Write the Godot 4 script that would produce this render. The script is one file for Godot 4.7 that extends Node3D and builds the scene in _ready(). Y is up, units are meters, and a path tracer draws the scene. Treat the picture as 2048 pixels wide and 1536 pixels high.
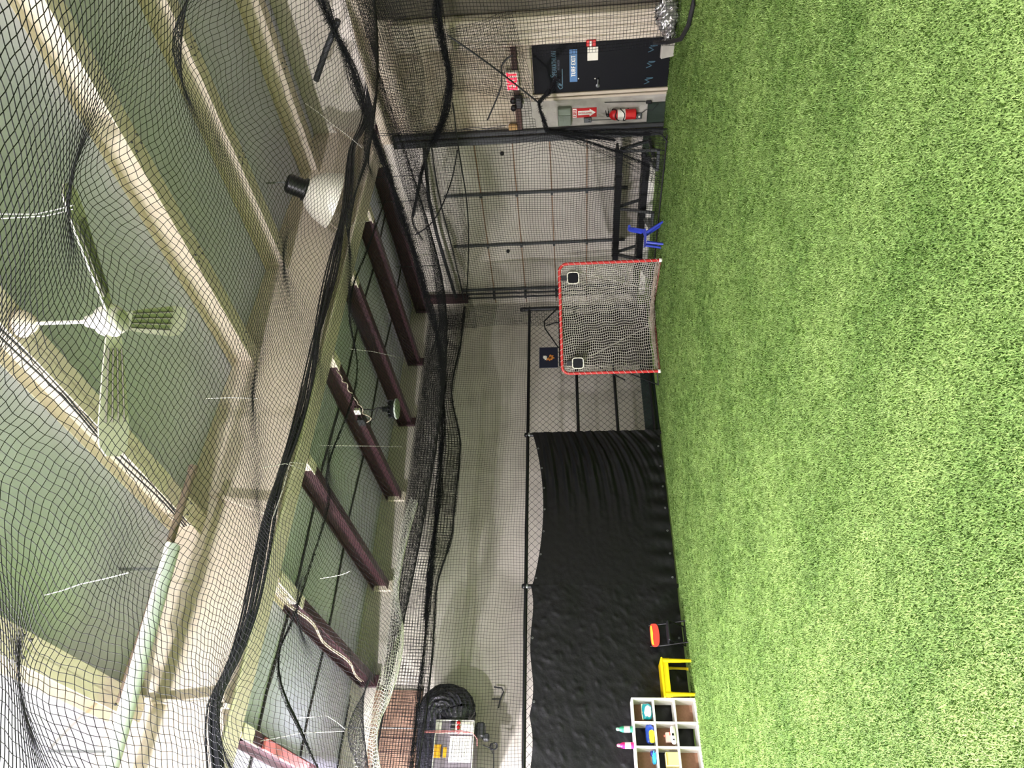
extends Node3D
# An indoor turf hall photographed with the camera rolled a quarter turn. x runs along the fenced long wall, -z towards it, y is up.

var used := {}
var M := {}
var rng := RandomNumberGenerator.new()
var cam_at := Vector3(0, 1.6, 0)
var cam_right := Vector3(0.7866, -0.0263, 0.6169)
var cam_down := Vector3(0.0296, -0.9963, -0.0802)
var cam_fwd := Vector3(0.6167, 0.0813, -0.783)


# ---------------------------------------------------------------- mesh building
class MB:
	var v := PackedVector3Array()
	var n := PackedVector3Array()
	var uv := PackedVector2Array()
	var idx := PackedInt32Array()

	func tri(a: Vector3, b: Vector3, c: Vector3, nn: Vector3) -> void:
		var k := v.size()
		v.append(a); v.append(b); v.append(c)
		n.append(nn); n.append(nn); n.append(nn)
		for q in 3: uv.append(Vector2.ZERO)
		if (b - a).cross(c - a).dot(nn) > 0:
			idx.append(k); idx.append(k + 2); idx.append(k + 1)
		else:
			idx.append(k); idx.append(k + 1); idx.append(k + 2)

	func face(a: Vector3, b: Vector3, c: Vector3, out: Vector3) -> void:
		var m := (b - a).cross(c - a)
		if m.length_squared() < 1e-16: return
		m = m.normalized()
		if m.dot(out) < 0: m = -m
		tri(a, b, c, m)

	func quad(a: Vector3, b: Vector3, c: Vector3, d: Vector3, out: Vector3) -> void:
		var m := (c - a).cross(d - b)
		if m.length_squared() < 1e-16: return
		m = m.normalized()
		if m.dot(out) < 0: m = -m
		var k := v.size()
		v.append(a); v.append(b); v.append(c); v.append(d)
		for q in 4: n.append(m)
		uv.append(Vector2(0, 1)); uv.append(Vector2(1, 1)); uv.append(Vector2(1, 0)); uv.append(Vector2(0, 0))
		if (b - a).cross(c - a).dot(m) > 0:
			for q in [0, 2, 1, 0, 3, 2]: idx.append(k + q)
		else:
			for q in [0, 1, 2, 0, 2, 3]: idx.append(k + q)

	# chamfered box: centre, size, chamfer, basis
	func box(c: Vector3, s: Vector3, r := 0.0, b := Basis.IDENTITY) -> void:
		var h := s * 0.5
		r = minf(r, minf(h.x, minf(h.y, h.z)) * 0.9)
		var f := func(x: float, y: float, z: float) -> Vector3: return c + b * Vector3(x, y, z)
		for ax in 3:
			for sg in [-1.0, 1.0]:
				var p := []
				var u := (ax + 1) % 3
				var w := (ax + 2) % 3
				for q in [[-1, -1], [1, -1], [1, 1], [-1, 1]]:
					var e := Vector3.ZERO
					e[ax] = sg * h[ax]
					e[u] = q[0] * (h[u] - r)
					e[w] = q[1] * (h[w] - r)
					p.append(f.call(e.x, e.y, e.z))
				var o := Vector3.ZERO
				o[ax] = sg
				quad(p[0], p[1], p[2], p[3], b * o)
		if r <= 0.0: return
		for ax in 3:
			var u := (ax + 1) % 3
			var w := (ax + 2) % 3
			for su in [-1.0, 1.0]:
				for sw in [-1.0, 1.0]:
					var p := []
					for q in [[-1, 0], [1, 0], [1, 1], [-1, 1]]:
						var e := Vector3.ZERO
						e[ax] = q[0] * (h[ax] - r)
						e[u] = su * (h[u] if q[1] == 0 else h[u] - r)
						e[w] = sw * (h[w] - r if q[1] == 0 else h[w])
						p.append(f.call(e.x, e.y, e.z))
					var o := Vector3.ZERO
					o[u] = su; o[w] = sw
					quad(p[0], p[1], p[2], p[3], b * o)
		for sx in [-1.0, 1.0]:
			for sy in [-1.0, 1.0]:
				for sz in [-1.0, 1.0]:
					face(f.call(sx * h.x, sy * (h.y - r), sz * (h.z - r)), f.call(sx * (h.x - r), sy * h.y, sz * (h.z - r)), f.call(sx * (h.x - r), sy * (h.y - r), sz * h.z), b * Vector3(sx, sy, sz))

	# box between two points, width across, height
	func bar(a: Vector3, b: Vector3, w: float, t: float, r := 0.0, up := Vector3.UP) -> void:
		var d := (b - a)
		var z := d.normalized()
		if absf(z.dot(up)) > 0.98: up = Vector3.RIGHT
		var x := up.cross(z).normalized()
		var y := z.cross(x)
		box((a + b) * 0.5, Vector3(w, t, d.length()), r, Basis(x, y, z))

	# round tube along points; radius a number or an array
	func tube(p: Array, r, sides := 8, caps := true, closed := false) -> void:
		var m := p.size()
		if m < 2: return
		var prev := Vector3.ZERO
		var k0 := v.size()
		for i in m:
			var t: Vector3
			if closed: t = p[(i + 1) % m] - p[(i + m - 1) % m]
			else: t = p[mini(i + 1, m - 1)] - p[maxi(i - 1, 0)]
			t = t.normalized()
			if prev == Vector3.ZERO:
				prev = t.cross(Vector3.UP if absf(t.y) < 0.9 else Vector3.RIGHT).normalized()
			prev = (prev - t * prev.dot(t)).normalized()
			var q := t.cross(prev)
			var rr: float = r[i] if r is Array or r is PackedFloat32Array else r
			for s in sides:
				var a := TAU * s / sides
				var o := prev * cos(a) + q * sin(a)
				v.append(p[i] + o * rr)
				n.append(o)
				uv.append(Vector2(float(s) / sides, i))
		var last := m if closed else m - 1
		for i in last:
			var j := (i + 1) % m
			for s in sides:
				var a := k0 + i * sides + s
				var b := k0 + i * sides + (s + 1) % sides
				var c := k0 + j * sides + s
				var d := k0 + j * sides + (s + 1) % sides
				for e in [a, c, b, b, c, d]: idx.append(e)
		if caps and not closed:
			for e in [0, m - 1]:
				var o: Vector3 = (p[0] - p[1]) if e == 0 else (p[m - 1] - p[m - 2])
				var b: int = k0 + e * sides
				for s in range(1, sides - 1):
					face(v[b], v[b + s], v[b + s + 1], o)

	# three-sided twine, cheap
	func twine(p: PackedVector3Array, r: float) -> void:
		var m := p.size()
		if m < 2: return
		var k0 := v.size()
		for i in m:
			var t := (p[mini(i + 1, m - 1)] - p[maxi(i - 1, 0)]).normalized()
			var a := t.cross(Vector3(0.31, 0.9, 0.29)).normalized()
			var b := t.cross(a)
			for o in [a, a * -0.5 + b * 0.866, a * -0.5 - b * 0.866]:
				v.append(p[i] + o * r)
				n.append(o)
				uv.append(Vector2.ZERO)
		for i in m - 1:
			var k := k0 + i * 3
			idx.append_array(PackedInt32Array([k, k + 3, k + 1, k + 1, k + 3, k + 4, k + 1, k + 4, k + 2, k + 2, k + 4, k + 5, k + 2, k + 5, k, k, k + 5, k + 3]))

	# lathe: profile of (radius, height) about an axis
	func lathe_area(prof: Array) -> float:
		var q := [Vector2(0, prof[0].y)]
		q.append_array(prof)
		q.append(Vector2(0, prof[-1].y))
		var a := 0.0
		for i in q.size():
			var e: Vector2 = q[(i + 1) % q.size()]
			a += q[i].x * e.y - e.x * q[i].y
		return a

	func lathe(at: Vector3, prof: Array, sides := 24, b := Basis.IDENTITY) -> void:
		var k0 := v.size()
		var m := prof.size()
		# which way the outline runs tells which side is outside
		var flip := 1.0 if lathe_area(prof) >= 0.0 else -1.0
		for i in m:
			var d: Vector2 = prof[mini(i + 1, m - 1)] - prof[maxi(i - 1, 0)]
			var nr := Vector2(d.y, -d.x).normalized() * flip
			for s in sides + 1:
				var a := TAU * s / sides
				v.append(at + b * Vector3(prof[i].x * cos(a), prof[i].y, prof[i].x * sin(a)))
				n.append(b * Vector3(nr.x * cos(a), nr.y, nr.x * sin(a)))
				uv.append(Vector2(float(s) / sides, float(i) / (m - 1)))
		for i in m - 1:
			for s in sides:
				var a := k0 + i * (sides + 1) + s
				var c := a + sides + 1
				var order := [a, a + 1, c, a + 1, c + 1, c] if flip > 0 else [a, c, a + 1, a + 1, c, c + 1]
				for e in order: idx.append(e)

	# smooth grid of points, rows of equal length
	func grid(rows: Array, thick_out := Vector3.ZERO) -> void:
		var k0 := v.size()
		var R := rows.size()
		var C: int = rows[0].size()
		for i in R:
			for j in C:
				var du: Vector3 = rows[i][mini(j + 1, C - 1)] - rows[i][maxi(j - 1, 0)]
				var dv: Vector3 = rows[mini(i + 1, R - 1)][j] - rows[maxi(i - 1, 0)][j]
				var m := du.cross(dv).normalized()
				if thick_out != Vector3.ZERO and m.dot(thick_out) < 0: m = -m
				v.append(rows[i][j])
				n.append(m)
				uv.append(Vector2(float(j) / (C - 1), float(i) / (R - 1)))
		for i in R - 1:
			for j in C - 1:
				var a := k0 + i * C + j
				var b := a + C
				if (v[a + 1] - v[a]).cross(v[b] - v[a]).dot(n[a]) > 0:
					for e in [a, b, a + 1, a + 1, b, b + 1]: idx.append(e)
				else:
					for e in [a, a + 1, b, a + 1, b + 1, b]: idx.append(e)

	# flat outline (2D points) pushed along an axis: point = o + x*px + y*py, thickness along z
	func prism(poly: PackedVector2Array, o: Vector3, x: Vector3, y: Vector3, t: float) -> void:
		var z := x.cross(y).normalized()
		var tr := Geometry2D.triangulate_polygon(poly)
		var P := func(q: Vector2, s: float) -> Vector3: return o + x * q.x + y * q.y + z * s
		for i in range(0, tr.size(), 3):
			face(P.call(poly[tr[i]], t * 0.5), P.call(poly[tr[i + 1]], t * 0.5), P.call(poly[tr[i + 2]], t * 0.5), z)
			face(P.call(poly[tr[i]], -t * 0.5), P.call(poly[tr[i + 1]], -t * 0.5), P.call(poly[tr[i + 2]], -t * 0.5), -z)
		var cw := 1.0 if Geometry2D.is_polygon_clockwise(poly) else -1.0
		for i in poly.size():
			var a: Vector2 = poly[i]
			var b: Vector2 = poly[(i + 1) % poly.size()]
			var e := (b - a)
			var out := (x * -e.y + y * e.x) * cw
			quad(P.call(a, t * 0.5), P.call(b, t * 0.5), P.call(b, -t * 0.5), P.call(a, -t * 0.5), out)

	func mesh(off := Vector3.ZERO) -> ArrayMesh:
		var vv := v
		if off != Vector3.ZERO:
			vv = PackedVector3Array()
			vv.resize(v.size())
			for i in v.size(): vv[i] = v[i] - off
		var a := []
		a.resize(Mesh.ARRAY_MAX)
		a[Mesh.ARRAY_VERTEX] = vv
		a[Mesh.ARRAY_NORMAL] = n
		a[Mesh.ARRAY_TEX_UV] = uv
		a[Mesh.ARRAY_INDEX] = idx
		var am := ArrayMesh.new()
		am.add_surface_from_arrays(Mesh.PRIMITIVE_TRIANGLES, a)
		return am


func mb() -> MB: return MB.new()


# ---------------------------------------------------------------- nodes
func numbered(s: String) -> String:
	used[s] = used.get(s, -1) + 1
	return s if used[s] == 0 else "%s_%03d" % [s, used[s]]


func thing(called: String, label: String, cat: String, at := Vector3.ZERO, group := "") -> Node3D:
	var o := Node3D.new()
	o.name = numbered(called)
	add_child(o)
	o.position = at
	tag(o, label, cat, group)
	return o


func tag(o: Node, label: String, cat: String, group := "") -> void:
	o.set_meta("label", label)
	o.set_meta("category", cat)
	if group != "": o.set_meta("group", group)


# geometry is given in world coordinates; it is kept relative to its (unrotated) parents
func part(called: String, b: MB, m: Material, parent: Node3D, stuff := false) -> MeshInstance3D:
	var off := Vector3.ZERO
	var q: Node = parent
	while q is Node3D and q != self:
		off += q.position
		q = q.get_parent()
	var o := MeshInstance3D.new()
	o.name = called
	o.mesh = b.mesh(off)
	o.material_override = m
	parent.add_child(o, true)
	if stuff: o.set_meta("kind", "stuff")
	return o


func solo(called: String, b: MB, m: Material, label: String, cat: String, at: Vector3, group := "") -> MeshInstance3D:
	var o := MeshInstance3D.new()
	o.name = numbered(called)
	o.mesh = b.mesh(at)
	o.position = at
	o.material_override = m
	add_child(o)
	tag(o, label, cat, group)
	return o


func struct(called: String, b: MB, m: Material, label := "") -> MeshInstance3D:
	var o := MeshInstance3D.new()
	o.name = called
	o.mesh = b.mesh()
	o.material_override = m
	add_child(o)
	o.set_meta("kind", "structure")
	if label != "": o.set_meta("label", label)
	return o


func letters(text: String, height: float, at: Vector3, b: Basis, m: Material, parent: Node3D, font := "Droid Sans", deep := 0.002, max_w := 0.0, called := "lettering") -> void:
	var f := SystemFont.new()
	f.font_names = PackedStringArray([font])
	f.font_weight = 700
	var t := TextMesh.new()
	t.text = text
	t.font = f
	t.font_size = 32
	t.pixel_size = height / 23.0
	t.depth = deep
	t.curve_step = 2.0
	t.horizontal_alignment = HORIZONTAL_ALIGNMENT_CENTER
	t.vertical_alignment = VERTICAL_ALIGNMENT_CENTER
	var o := MeshInstance3D.new()
	o.name = called
	o.mesh = t
	o.material_override = m
	var s := 1.0
	if max_w > 0.0: s = minf(1.0, max_w / maxf(0.001, t.get_aabb().size.x))
	var off := Vector3.ZERO
	var q: Node = parent
	while q is Node3D and q != self:
		off += q.position
		q = q.get_parent()
	o.transform = Transform3D(b * Basis.from_scale(Vector3(s, 1, 1)), at - off)
	parent.add_child(o, true)


# ---------------------------------------------------------------- materials
func mat(c: Color, rough := 0.8, metal := 0.0, spec := 0.5) -> StandardMaterial3D:
	var m := StandardMaterial3D.new()
	m.albedo_color = c
	m.roughness = rough
	m.metallic = metal
	m.metallic_specular = spec
	m.cull_mode = BaseMaterial3D.CULL_DISABLED
	return m


func noise_tex(freq: float, a: Color, b: Color, size := 256, oct := 4, sd := 1, normal := false) -> NoiseTexture2D:
	var f := FastNoiseLite.new()
	f.seed = sd
	f.noise_type = FastNoiseLite.TYPE_SIMPLEX_SMOOTH
	f.frequency = freq
	f.fractal_octaves = oct
	var t := NoiseTexture2D.new()
	t.width = size
	t.height = size
	t.seamless = true
	t.noise = f
	if normal:
		t.as_normal_map = true
		t.bump_strength = 4.0
	else:
		var g := Gradient.new()
		g.set_color(0, a)
		g.set_color(1, b)
		t.color_ramp = g
	return t


func tex_mat(a: Color, b: Color, freq: float, scale: float, rough := 0.85, bump := 0.0, sd := 1, oct := 4) -> StandardMaterial3D:
	var m := mat(Color.WHITE, rough)
	m.albedo_texture = noise_tex(freq, a, b, 256, oct, sd)
	m.uv1_triplanar = true
	m.uv1_world_triplanar = true
	m.uv1_scale = Vector3.ONE * scale
	if bump > 0.0:
		m.normal_enabled = true
		m.normal_texture = noise_tex(freq, a, b, 256, oct, sd + 7, true)
		m.normal_scale = bump
	return m


func rgb(r: int, g: int, b: int) -> Color: return Color(r / 255.0, g / 255.0, b / 255.0)


func make_materials() -> void:
	M.turf_base = tex_mat(rgb(90, 122, 44), rgb(138, 170, 80), 0.08, 2.6, 0.95, 0.4, 3)
	M.blanket = tex_mat(rgb(196, 194, 184), rgb(216, 214, 203), 0.012, 0.35, 0.6, 0.25, 11)
	M.wall = tex_mat(rgb(198, 192, 180), rgb(218, 212, 200), 0.012, 0.35, 0.62, 0.3, 12)
	M.wall_stained = tex_mat(rgb(166, 150, 128), rgb(206, 196, 178), 0.02, 0.4, 0.7, 0.25, 13)
	M.ceiling = tex_mat(rgb(204, 203, 228), rgb(216, 215, 240), 0.01, 0.3, 0.65, 0.25, 14)
	M.grey_board = tex_mat(rgb(150, 146, 138), rgb(176, 172, 162), 0.02, 0.8, 0.75, 0.2, 15)
	M.concrete = tex_mat(rgb(96, 94, 90), rgb(124, 120, 114), 0.03, 0.8, 0.9, 0.4, 16)
	M.beige_paint = tex_mat(rgb(198, 186, 168), rgb(210, 199, 182), 0.03, 0.8, 0.6, 0.05, 17)
	M.red_primer = tex_mat(rgb(52, 29, 35), rgb(68, 37, 43), 0.03, 1.2, 0.5, 0.08, 18)
	M.cream = mat(rgb(222, 212, 192), 0.6)
	M.black = mat(rgb(18, 19, 22), 0.5)
	M.black_metal = mat(rgb(20, 21, 24), 0.38, 0.2)
	M.black_rubber = mat(rgb(22, 22, 24), 0.7)
	M.net = mat(rgb(15, 17, 21), 0.6, 0.0, 0.35)
	M.net_wall = mat(rgb(20, 22, 26), 0.6, 0.0, 0.3)
	M.rope = mat(rgb(16, 17, 20), 0.6)
	M.cord = mat(rgb(238, 236, 226), 0.7)
	M.lamplit_net = mat(rgb(224, 222, 216), 0.6)  # pale colour stands for lamplight on the dark twine
	M.white_twine = mat(rgb(205, 200, 188), 0.7)
	M.strap = mat(rgb(30, 30, 30), 0.6)
	M.galv = mat(rgb(120, 124, 122), 0.45, 0.55)
	M.grey_metal = mat(rgb(86, 90, 92), 0.45, 0.35)
	M.dark_grey = mat(rgb(52, 54, 56), 0.5, 0.2)
	M.cable = mat(rgb(30, 31, 36), 0.3)
	M.tarp = tex_mat(rgb(9, 10, 12), rgb(16, 17, 20), 0.05, 2.0, 0.42, 0.12, 21)
	M.tarp.metallic_specular = 0.4
	M.goal_red = mat(rgb(186, 44, 42), 0.4)
	M.white = mat(rgb(236, 233, 224), 0.5)
	M.white_lam = mat(rgb(240, 238, 230), 0.35)
	M.card = tex_mat(rgb(150, 112, 88), rgb(166, 126, 100), 0.05, 2.0, 0.85, 0.0, 22)
	M.card_dark = mat(rgb(112, 88, 68), 0.85)
	M.yellow = mat(rgb(246, 214, 10), 0.4)
	M.blue = mat(rgb(44, 62, 170), 0.4)
	M.red = mat(rgb(190, 26, 30), 0.32)
	M.red_toy = mat(rgb(235, 66, 48), 0.5)
	M.yellow_toy = mat(rgb(250, 210, 60), 0.5)
	M.sign_blue = mat(rgb(66, 112, 160), 0.5)
	M.teal_print = mat(rgb(48, 84, 100), 0.5)
	M.paper = mat(rgb(226, 222, 208), 0.8)
	M.door = mat(rgb(8, 10, 15), 0.55, 0.0, 0.25)
	M.frame = mat(rgb(176, 164, 146), 0.5)
	M.plywood = tex_mat(rgb(126, 98, 80), rgb(156, 128, 108), 0.02, 1.0, 0.8, 0.1, 23)
	M.green_box = mat(rgb(112, 122, 108), 0.5, 0.1)
	M.duct_black = tex_mat(rgb(40, 40, 46), rgb(64, 64, 72), 0.03, 2.5, 0.2, 1.2, 24)
	M.heater = mat(rgb(122, 115, 122), 0.45, 0.1)
	M.lamp_white = mat(rgb(226, 220, 212), 0.5)
	M.lens = mat(rgb(164, 174, 162), 0.4)
	M.fan = mat(rgb(186, 184, 170), 0.5)
	M.foil = mat(rgb(200, 198, 196), 0.25, 0.7)
	M.navy = mat(rgb(16, 22, 44), 0.7)
	M.orange = mat(rgb(214, 134, 56), 0.7)
	M.tan_box = mat(rgb(176, 140, 92), 0.8)
	M.brown = mat(rgb(78, 56, 50), 0.8)
	M.lamp_glow = mat(rgb(255, 246, 228), 0.5)
	M.lamp_glow.emission_enabled = true
	M.lamp_glow.emission = rgb(255, 240, 216)
	M.lamp_glow.emission_energy_multiplier = 6.0
	M.exit_glow = mat(rgb(255, 40, 70), 0.5)
	M.exit_glow.emission_enabled = true
	M.exit_glow.emission = rgb(255, 30, 64)
	M.exit_glow.emission_energy_multiplier = 2.6


# ---------------------------------------------------------------- view, lamps
func setup_view() -> void:
	var c := Camera3D.new()
	c.name = "camera"
	c.transform = Transform3D(Basis(cam_down.normalized(), cam_right.normalized(), -cam_fwd.normalized()).orthonormalized(), cam_at)
	c.fov = rad_to_deg(2.0 * atan(768.0 / 1420.0))
	c.near = 0.05
	c.far = 60.0
	add_child(c)
	c.current = true
	var e := Environment.new()
	e.background_mode = Environment.BG_COLOR
	e.background_color = Color(0.02, 0.02, 0.02)
	e.ambient_light_source = Environment.AMBIENT_SOURCE_DISABLED
	e.tonemap_mode = Environment.TONE_MAPPER_LINEAR
	e.tonemap_exposure = 1.05
	e.sdfgi_enabled = true
	e.ssao_enabled = true
	e.ssil_enabled = true
	var w := WorldEnvironment.new()
	w.name = "world_environment"
	w.environment = e
	add_child(w)


# a high-bay lamp: bell reflector hung mouth down; lit ones carry their light just under the glowing disc
func high_bay(at: Vector3, label: String, energy: float, tilt := Basis.IDENTITY) -> Node3D:
	var t := thing("high_bay_lamp", label, "lamp", at)
	var b := mb()
	b.lathe(at, [Vector2(0.09, 0.42), Vector2(0.1, 0.4), Vector2(0.17, 0.34), Vector2(0.24, 0.22), Vector2(0.28, 0.08), Vector2(0.3, 0.0), Vector2(0.29, 0.0), Vector2(0.27, 0.08), Vector2(0.23, 0.21), Vector2(0.16, 0.325), Vector2(0.0, 0.38)], 32, tilt)
	part("reflector", b, M.lamp_white, t)
	b = mb()
	b.lathe(at, [Vector2(0.0, 0.66), Vector2(0.07, 0.66), Vector2(0.1, 0.63), Vector2(0.1, 0.43), Vector2(0.12, 0.42), Vector2(0.12, 0.39), Vector2(0.0, 0.39)], 24, tilt)
	part("ballast_housing", b, M.black_metal, t)
	b = mb()
	b.tube([at + tilt * Vector3(0, 0.66, 0), at + tilt * Vector3(0, 0.66, 0) + Vector3(0, 6.2 - at.y - 0.66, 0)], 0.012, 8)
	part("hanging_rod", b, M.galv, t)
	if energy > 0.0:
		b = mb()
		b.lathe(at, [Vector2(0.0, 0.02), Vector2(0.24, 0.02), Vector2(0.25, 0.04), Vector2(0.0, 0.06)], 32, tilt)
		part("glowing_lens", b, M.lamp_glow, t)
		var l := OmniLight3D.new()
		l.name = "lamp_light"
		l.position = Vector3(0, -0.06, 0)
		l.light_energy = energy
		l.light_color = rgb(255, 242, 222)
		l.light_size = 0.25
		l.omni_range = 40.0
		l.omni_attenuation = 2.0
		l.shadow_enabled = true
		t.add_child(l)
	return t


# a bare-tube strip lamp on two rods, its light just under the glowing tube
func strip_lamp(at: Vector3, along: Vector3, label: String, energy: float) -> void:
	var t := thing("strip_lamp", label, "lamp", at)
	var b := mb()
	b.bar(at - along * 0.62 + Vector3(0, 0.06, 0), at + along * 0.62 + Vector3(0, 0.06, 0), 0.07, 0.05, 0.008)
	part("housing", b, M.white, t)
	b = mb()
	b.tube([at - along * 0.58, at + along * 0.58], 0.019, 12)
	part("glowing_tube", b, M.lamp_glow, t)
	for s in [-0.5, 0.5]:
		b = mb()
		b.tube([at + along * s + Vector3(0, 0.08, 0), at + along * s + Vector3(0, (6.3 if at.z > -7.3 else 5.32) - at.y, 0)], 0.006, 6)
		part("hanging_rod", b, M.galv, t)
	var l := OmniLight3D.new()
	l.name = "lamp_light"
	l.position = Vector3(0, -0.16, 0)
	l.light_energy = energy
	l.light_color = rgb(252, 246, 254)
	l.light_size = 0.12
	l.omni_range = 40.0
	l.omni_attenuation = 2.0
	l.shadow_enabled = true
	t.add_child(l)


func lamps() -> void:
	strip_lamp(Vector3(1.42, 4.9, -9.8), Vector3.BACK, "lit strip lamp under the low roof beside the heater", 1.5)
	strip_lamp(Vector3(-2.2, 4.6, -9.4), Vector3.BACK, "added strip lamp out of view, spreading light under the low roof past the heater", 86.0)  # added lamp, unseen: evens the light under the low roof
	strip_lamp(Vector3(-1.8, 5.5, -4.2), Vector3.RIGHT, "lit strip lamp under the high roof beside the camera", 57.0)
	strip_lamp(Vector3(0.8, 5.6, 2.5), Vector3.RIGHT, "lit strip lamp under the high roof behind the camera", 29.0)


# ---------------------------------------------------------------- room
func fz(x: float) -> float: return -10.99 + 0.044 * x      # the fence line


func F(x: float, y: float, off := 0.0) -> Vector3: return Vector3(x, y, fz(x) + off)


func room() -> void:
	var b := mb()
	b.box(Vector3(1.95, -0.1, -2), Vector3(20.5, 0.2, 21))
	var fl := struct("floor", b, M.turf_base, "green artificial turf covering the whole hall floor")
	turf(fl)
	b = mb()
	b.box(Vector3(1.95, 3.2, -12.1), Vector3(20.5, 6.6, 0.2))
	struct("wall_north", b, M.wall, "off-white insulated long wall behind the chain-link fence")
	b = mb()
	b.box(Vector3(12.0, 3.2, -2), Vector3(0.2, 6.6, 20.5))
	var wr := struct("wall_recess", b, M.wall, "white insulated panel wall behind the bleachers")
	# horizontal seams and grey upright straps of the insulated wall
	for y in [3.3, 2.57, 1.863, 1.16]:
		b = mb()
		b.box(Vector3(11.892, y, -9.6), Vector3(0.016, 0.022, 4.75), 0.004)
		part("seam_tape", b, mat(rgb(150, 118, 92), 0.8), wr)
	for z in [-8.84, -10.17, -11.5, -7.62]:
		b = mb()
		b.box(Vector3(11.865, 2.2, z), Vector3(0.06, 3.7, 0.05), 0.008)
		for y in [3.3, 2.57, 1.863, 1.16]: b.box(Vector3(11.85, y, z - 0.02), Vector3(0.05, 0.05, 0.1), 0.006)
		part("wall_strap", b, M.grey_metal, wr)
	for q in [Vector3(11.880, 2.783, -7.926), Vector3(11.880, 2.875, -10.372)]:
		b = mb()
		b.lathe(q, [Vector2(0, 0.03), Vector2(0.035, 0.025), Vector2(0.04, 0)], 12, Basis(Vector3.BACK, PI / 2))
		part("wall_plug", b, M.black_rubber, wr)
	b = mb()
	b.box(Vector3(11.84, 0.06, -9.7), Vector3(0.08, 0.12, 4.4), 0.01)
	part("kick_board", b, mat(rgb(42, 58, 40), 0.8), wr)
	b = mb()
	b.box(Vector3(10.72, 0.06, -9.05), Vector3(0.04, 0.12, 3.3), 0.006)
	part("base_board", b, M.white, wr)
	# door wall and its return
	b = mb()
	b.box(Vector3(10.42, 2.25, 0.7), Vector3(0.2, 4.7, 14.6))
	var we := struct("wall_east", b, M.wall_stained, "beige stained insulated wall with the black exit door")
	b = mb()
	b.box(Vector3(10.312, 1.12, -6.22), Vector3(0.03, 2.26, 0.62), 0.004)
	part("lower_panel", b, M.grey_board, we)
	b = mb()
	b.box(Vector3(10.3, 2.3, -5.6), Vector3(0.06, 0.09, 1.85), 0.008)
	part("ledge_board", b, M.brown, we)
	b = mb()
	b.box(Vector3(10.29, 2.2, -6.47), Vector3(0.1, 4.4, 0.07), 0.01)
	b.box(Vector3(10.27, 2.2, -6.6), Vector3(0.05, 4.4, 0.12), 0.01)
	part("corner_post", b, M.dark_grey, we)
	b = mb()
	b.box(Vector3(10.32, 0.14, -6.3), Vector3(0.1, 0.28, 0.4), 0.01)
	part("kick_board", b, mat(rgb(30, 44, 34), 0.8), we)
	b = mb()
	b.box(Vector3(11.2, 4.55, 0.7), Vector3(1.36, 0.1, 14.4)); struct("trim_2", b, M.beige_paint)
	b = mb()
	b.box(Vector3(11.2, 2.2, -6.56), Vector3(1.36, 4.6, 0.1)); struct("wall_return", b, M.wall)
	b = mb()
	b.box(Vector3(-8.3, 3.2, -2), Vector3(0.2, 6.6, 21)); struct("wall_west", b, M.wall)
	b = mb()
	b.box(Vector3(1.95, 3.2, 8.1), Vector3(20.5, 6.6, 0.2)); struct("wall_south", b, M.wall)
	# low roof over the fence side, the dropped bulkhead, the high roof
	b = mb()
	b.box(Vector3(1.95, 5.42, -9.9), Vector3(20.5, 0.2, 4.4))
	struct("ceiling", b, M.ceiling, "low white insulated roof over the fence side")
	b = mb()
	b.box(Vector3(1.95, 6.4, 0.2), Vector3(20.5, 0.2, 16.2))
	struct("ceiling_001", b, M.ceiling, "high white insulated roof over the turf")
	b = mb()
	b.box(Vector3(1.95, 5.7, -7.5), Vector3(20.5, 1.3, 0.4), 0.02)
	var tr := struct("trim_1", b, M.beige_paint, "beige bulkhead between the high and the low roof")
	b = mb()
	b.box(Vector3(1.95, 5.035, -7.28), Vector3(20.5, 0.03, 0.06), 0.004)
	part("edge_angle", b, M.cream, tr)
	roof_straps()


func roof_straps() -> void:
	var c := get_node("ceiling")
	for q in [[-8.6, 0.0], [-10.15, 0.0], [-11.85, 0.0]]:
		var b := mb()
		var p := []
		for k in 9: p.append(Vector3(-1 + k * 1.62, 5.305, q[0] - 0.07 * k + (0.06 if k % 2 == 0 else -0.05)))
		for k in 8: b.bar(p[k], p[k + 1], 0.045, 0.012)
		part("roof_strap", b, M.strap, c)


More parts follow.
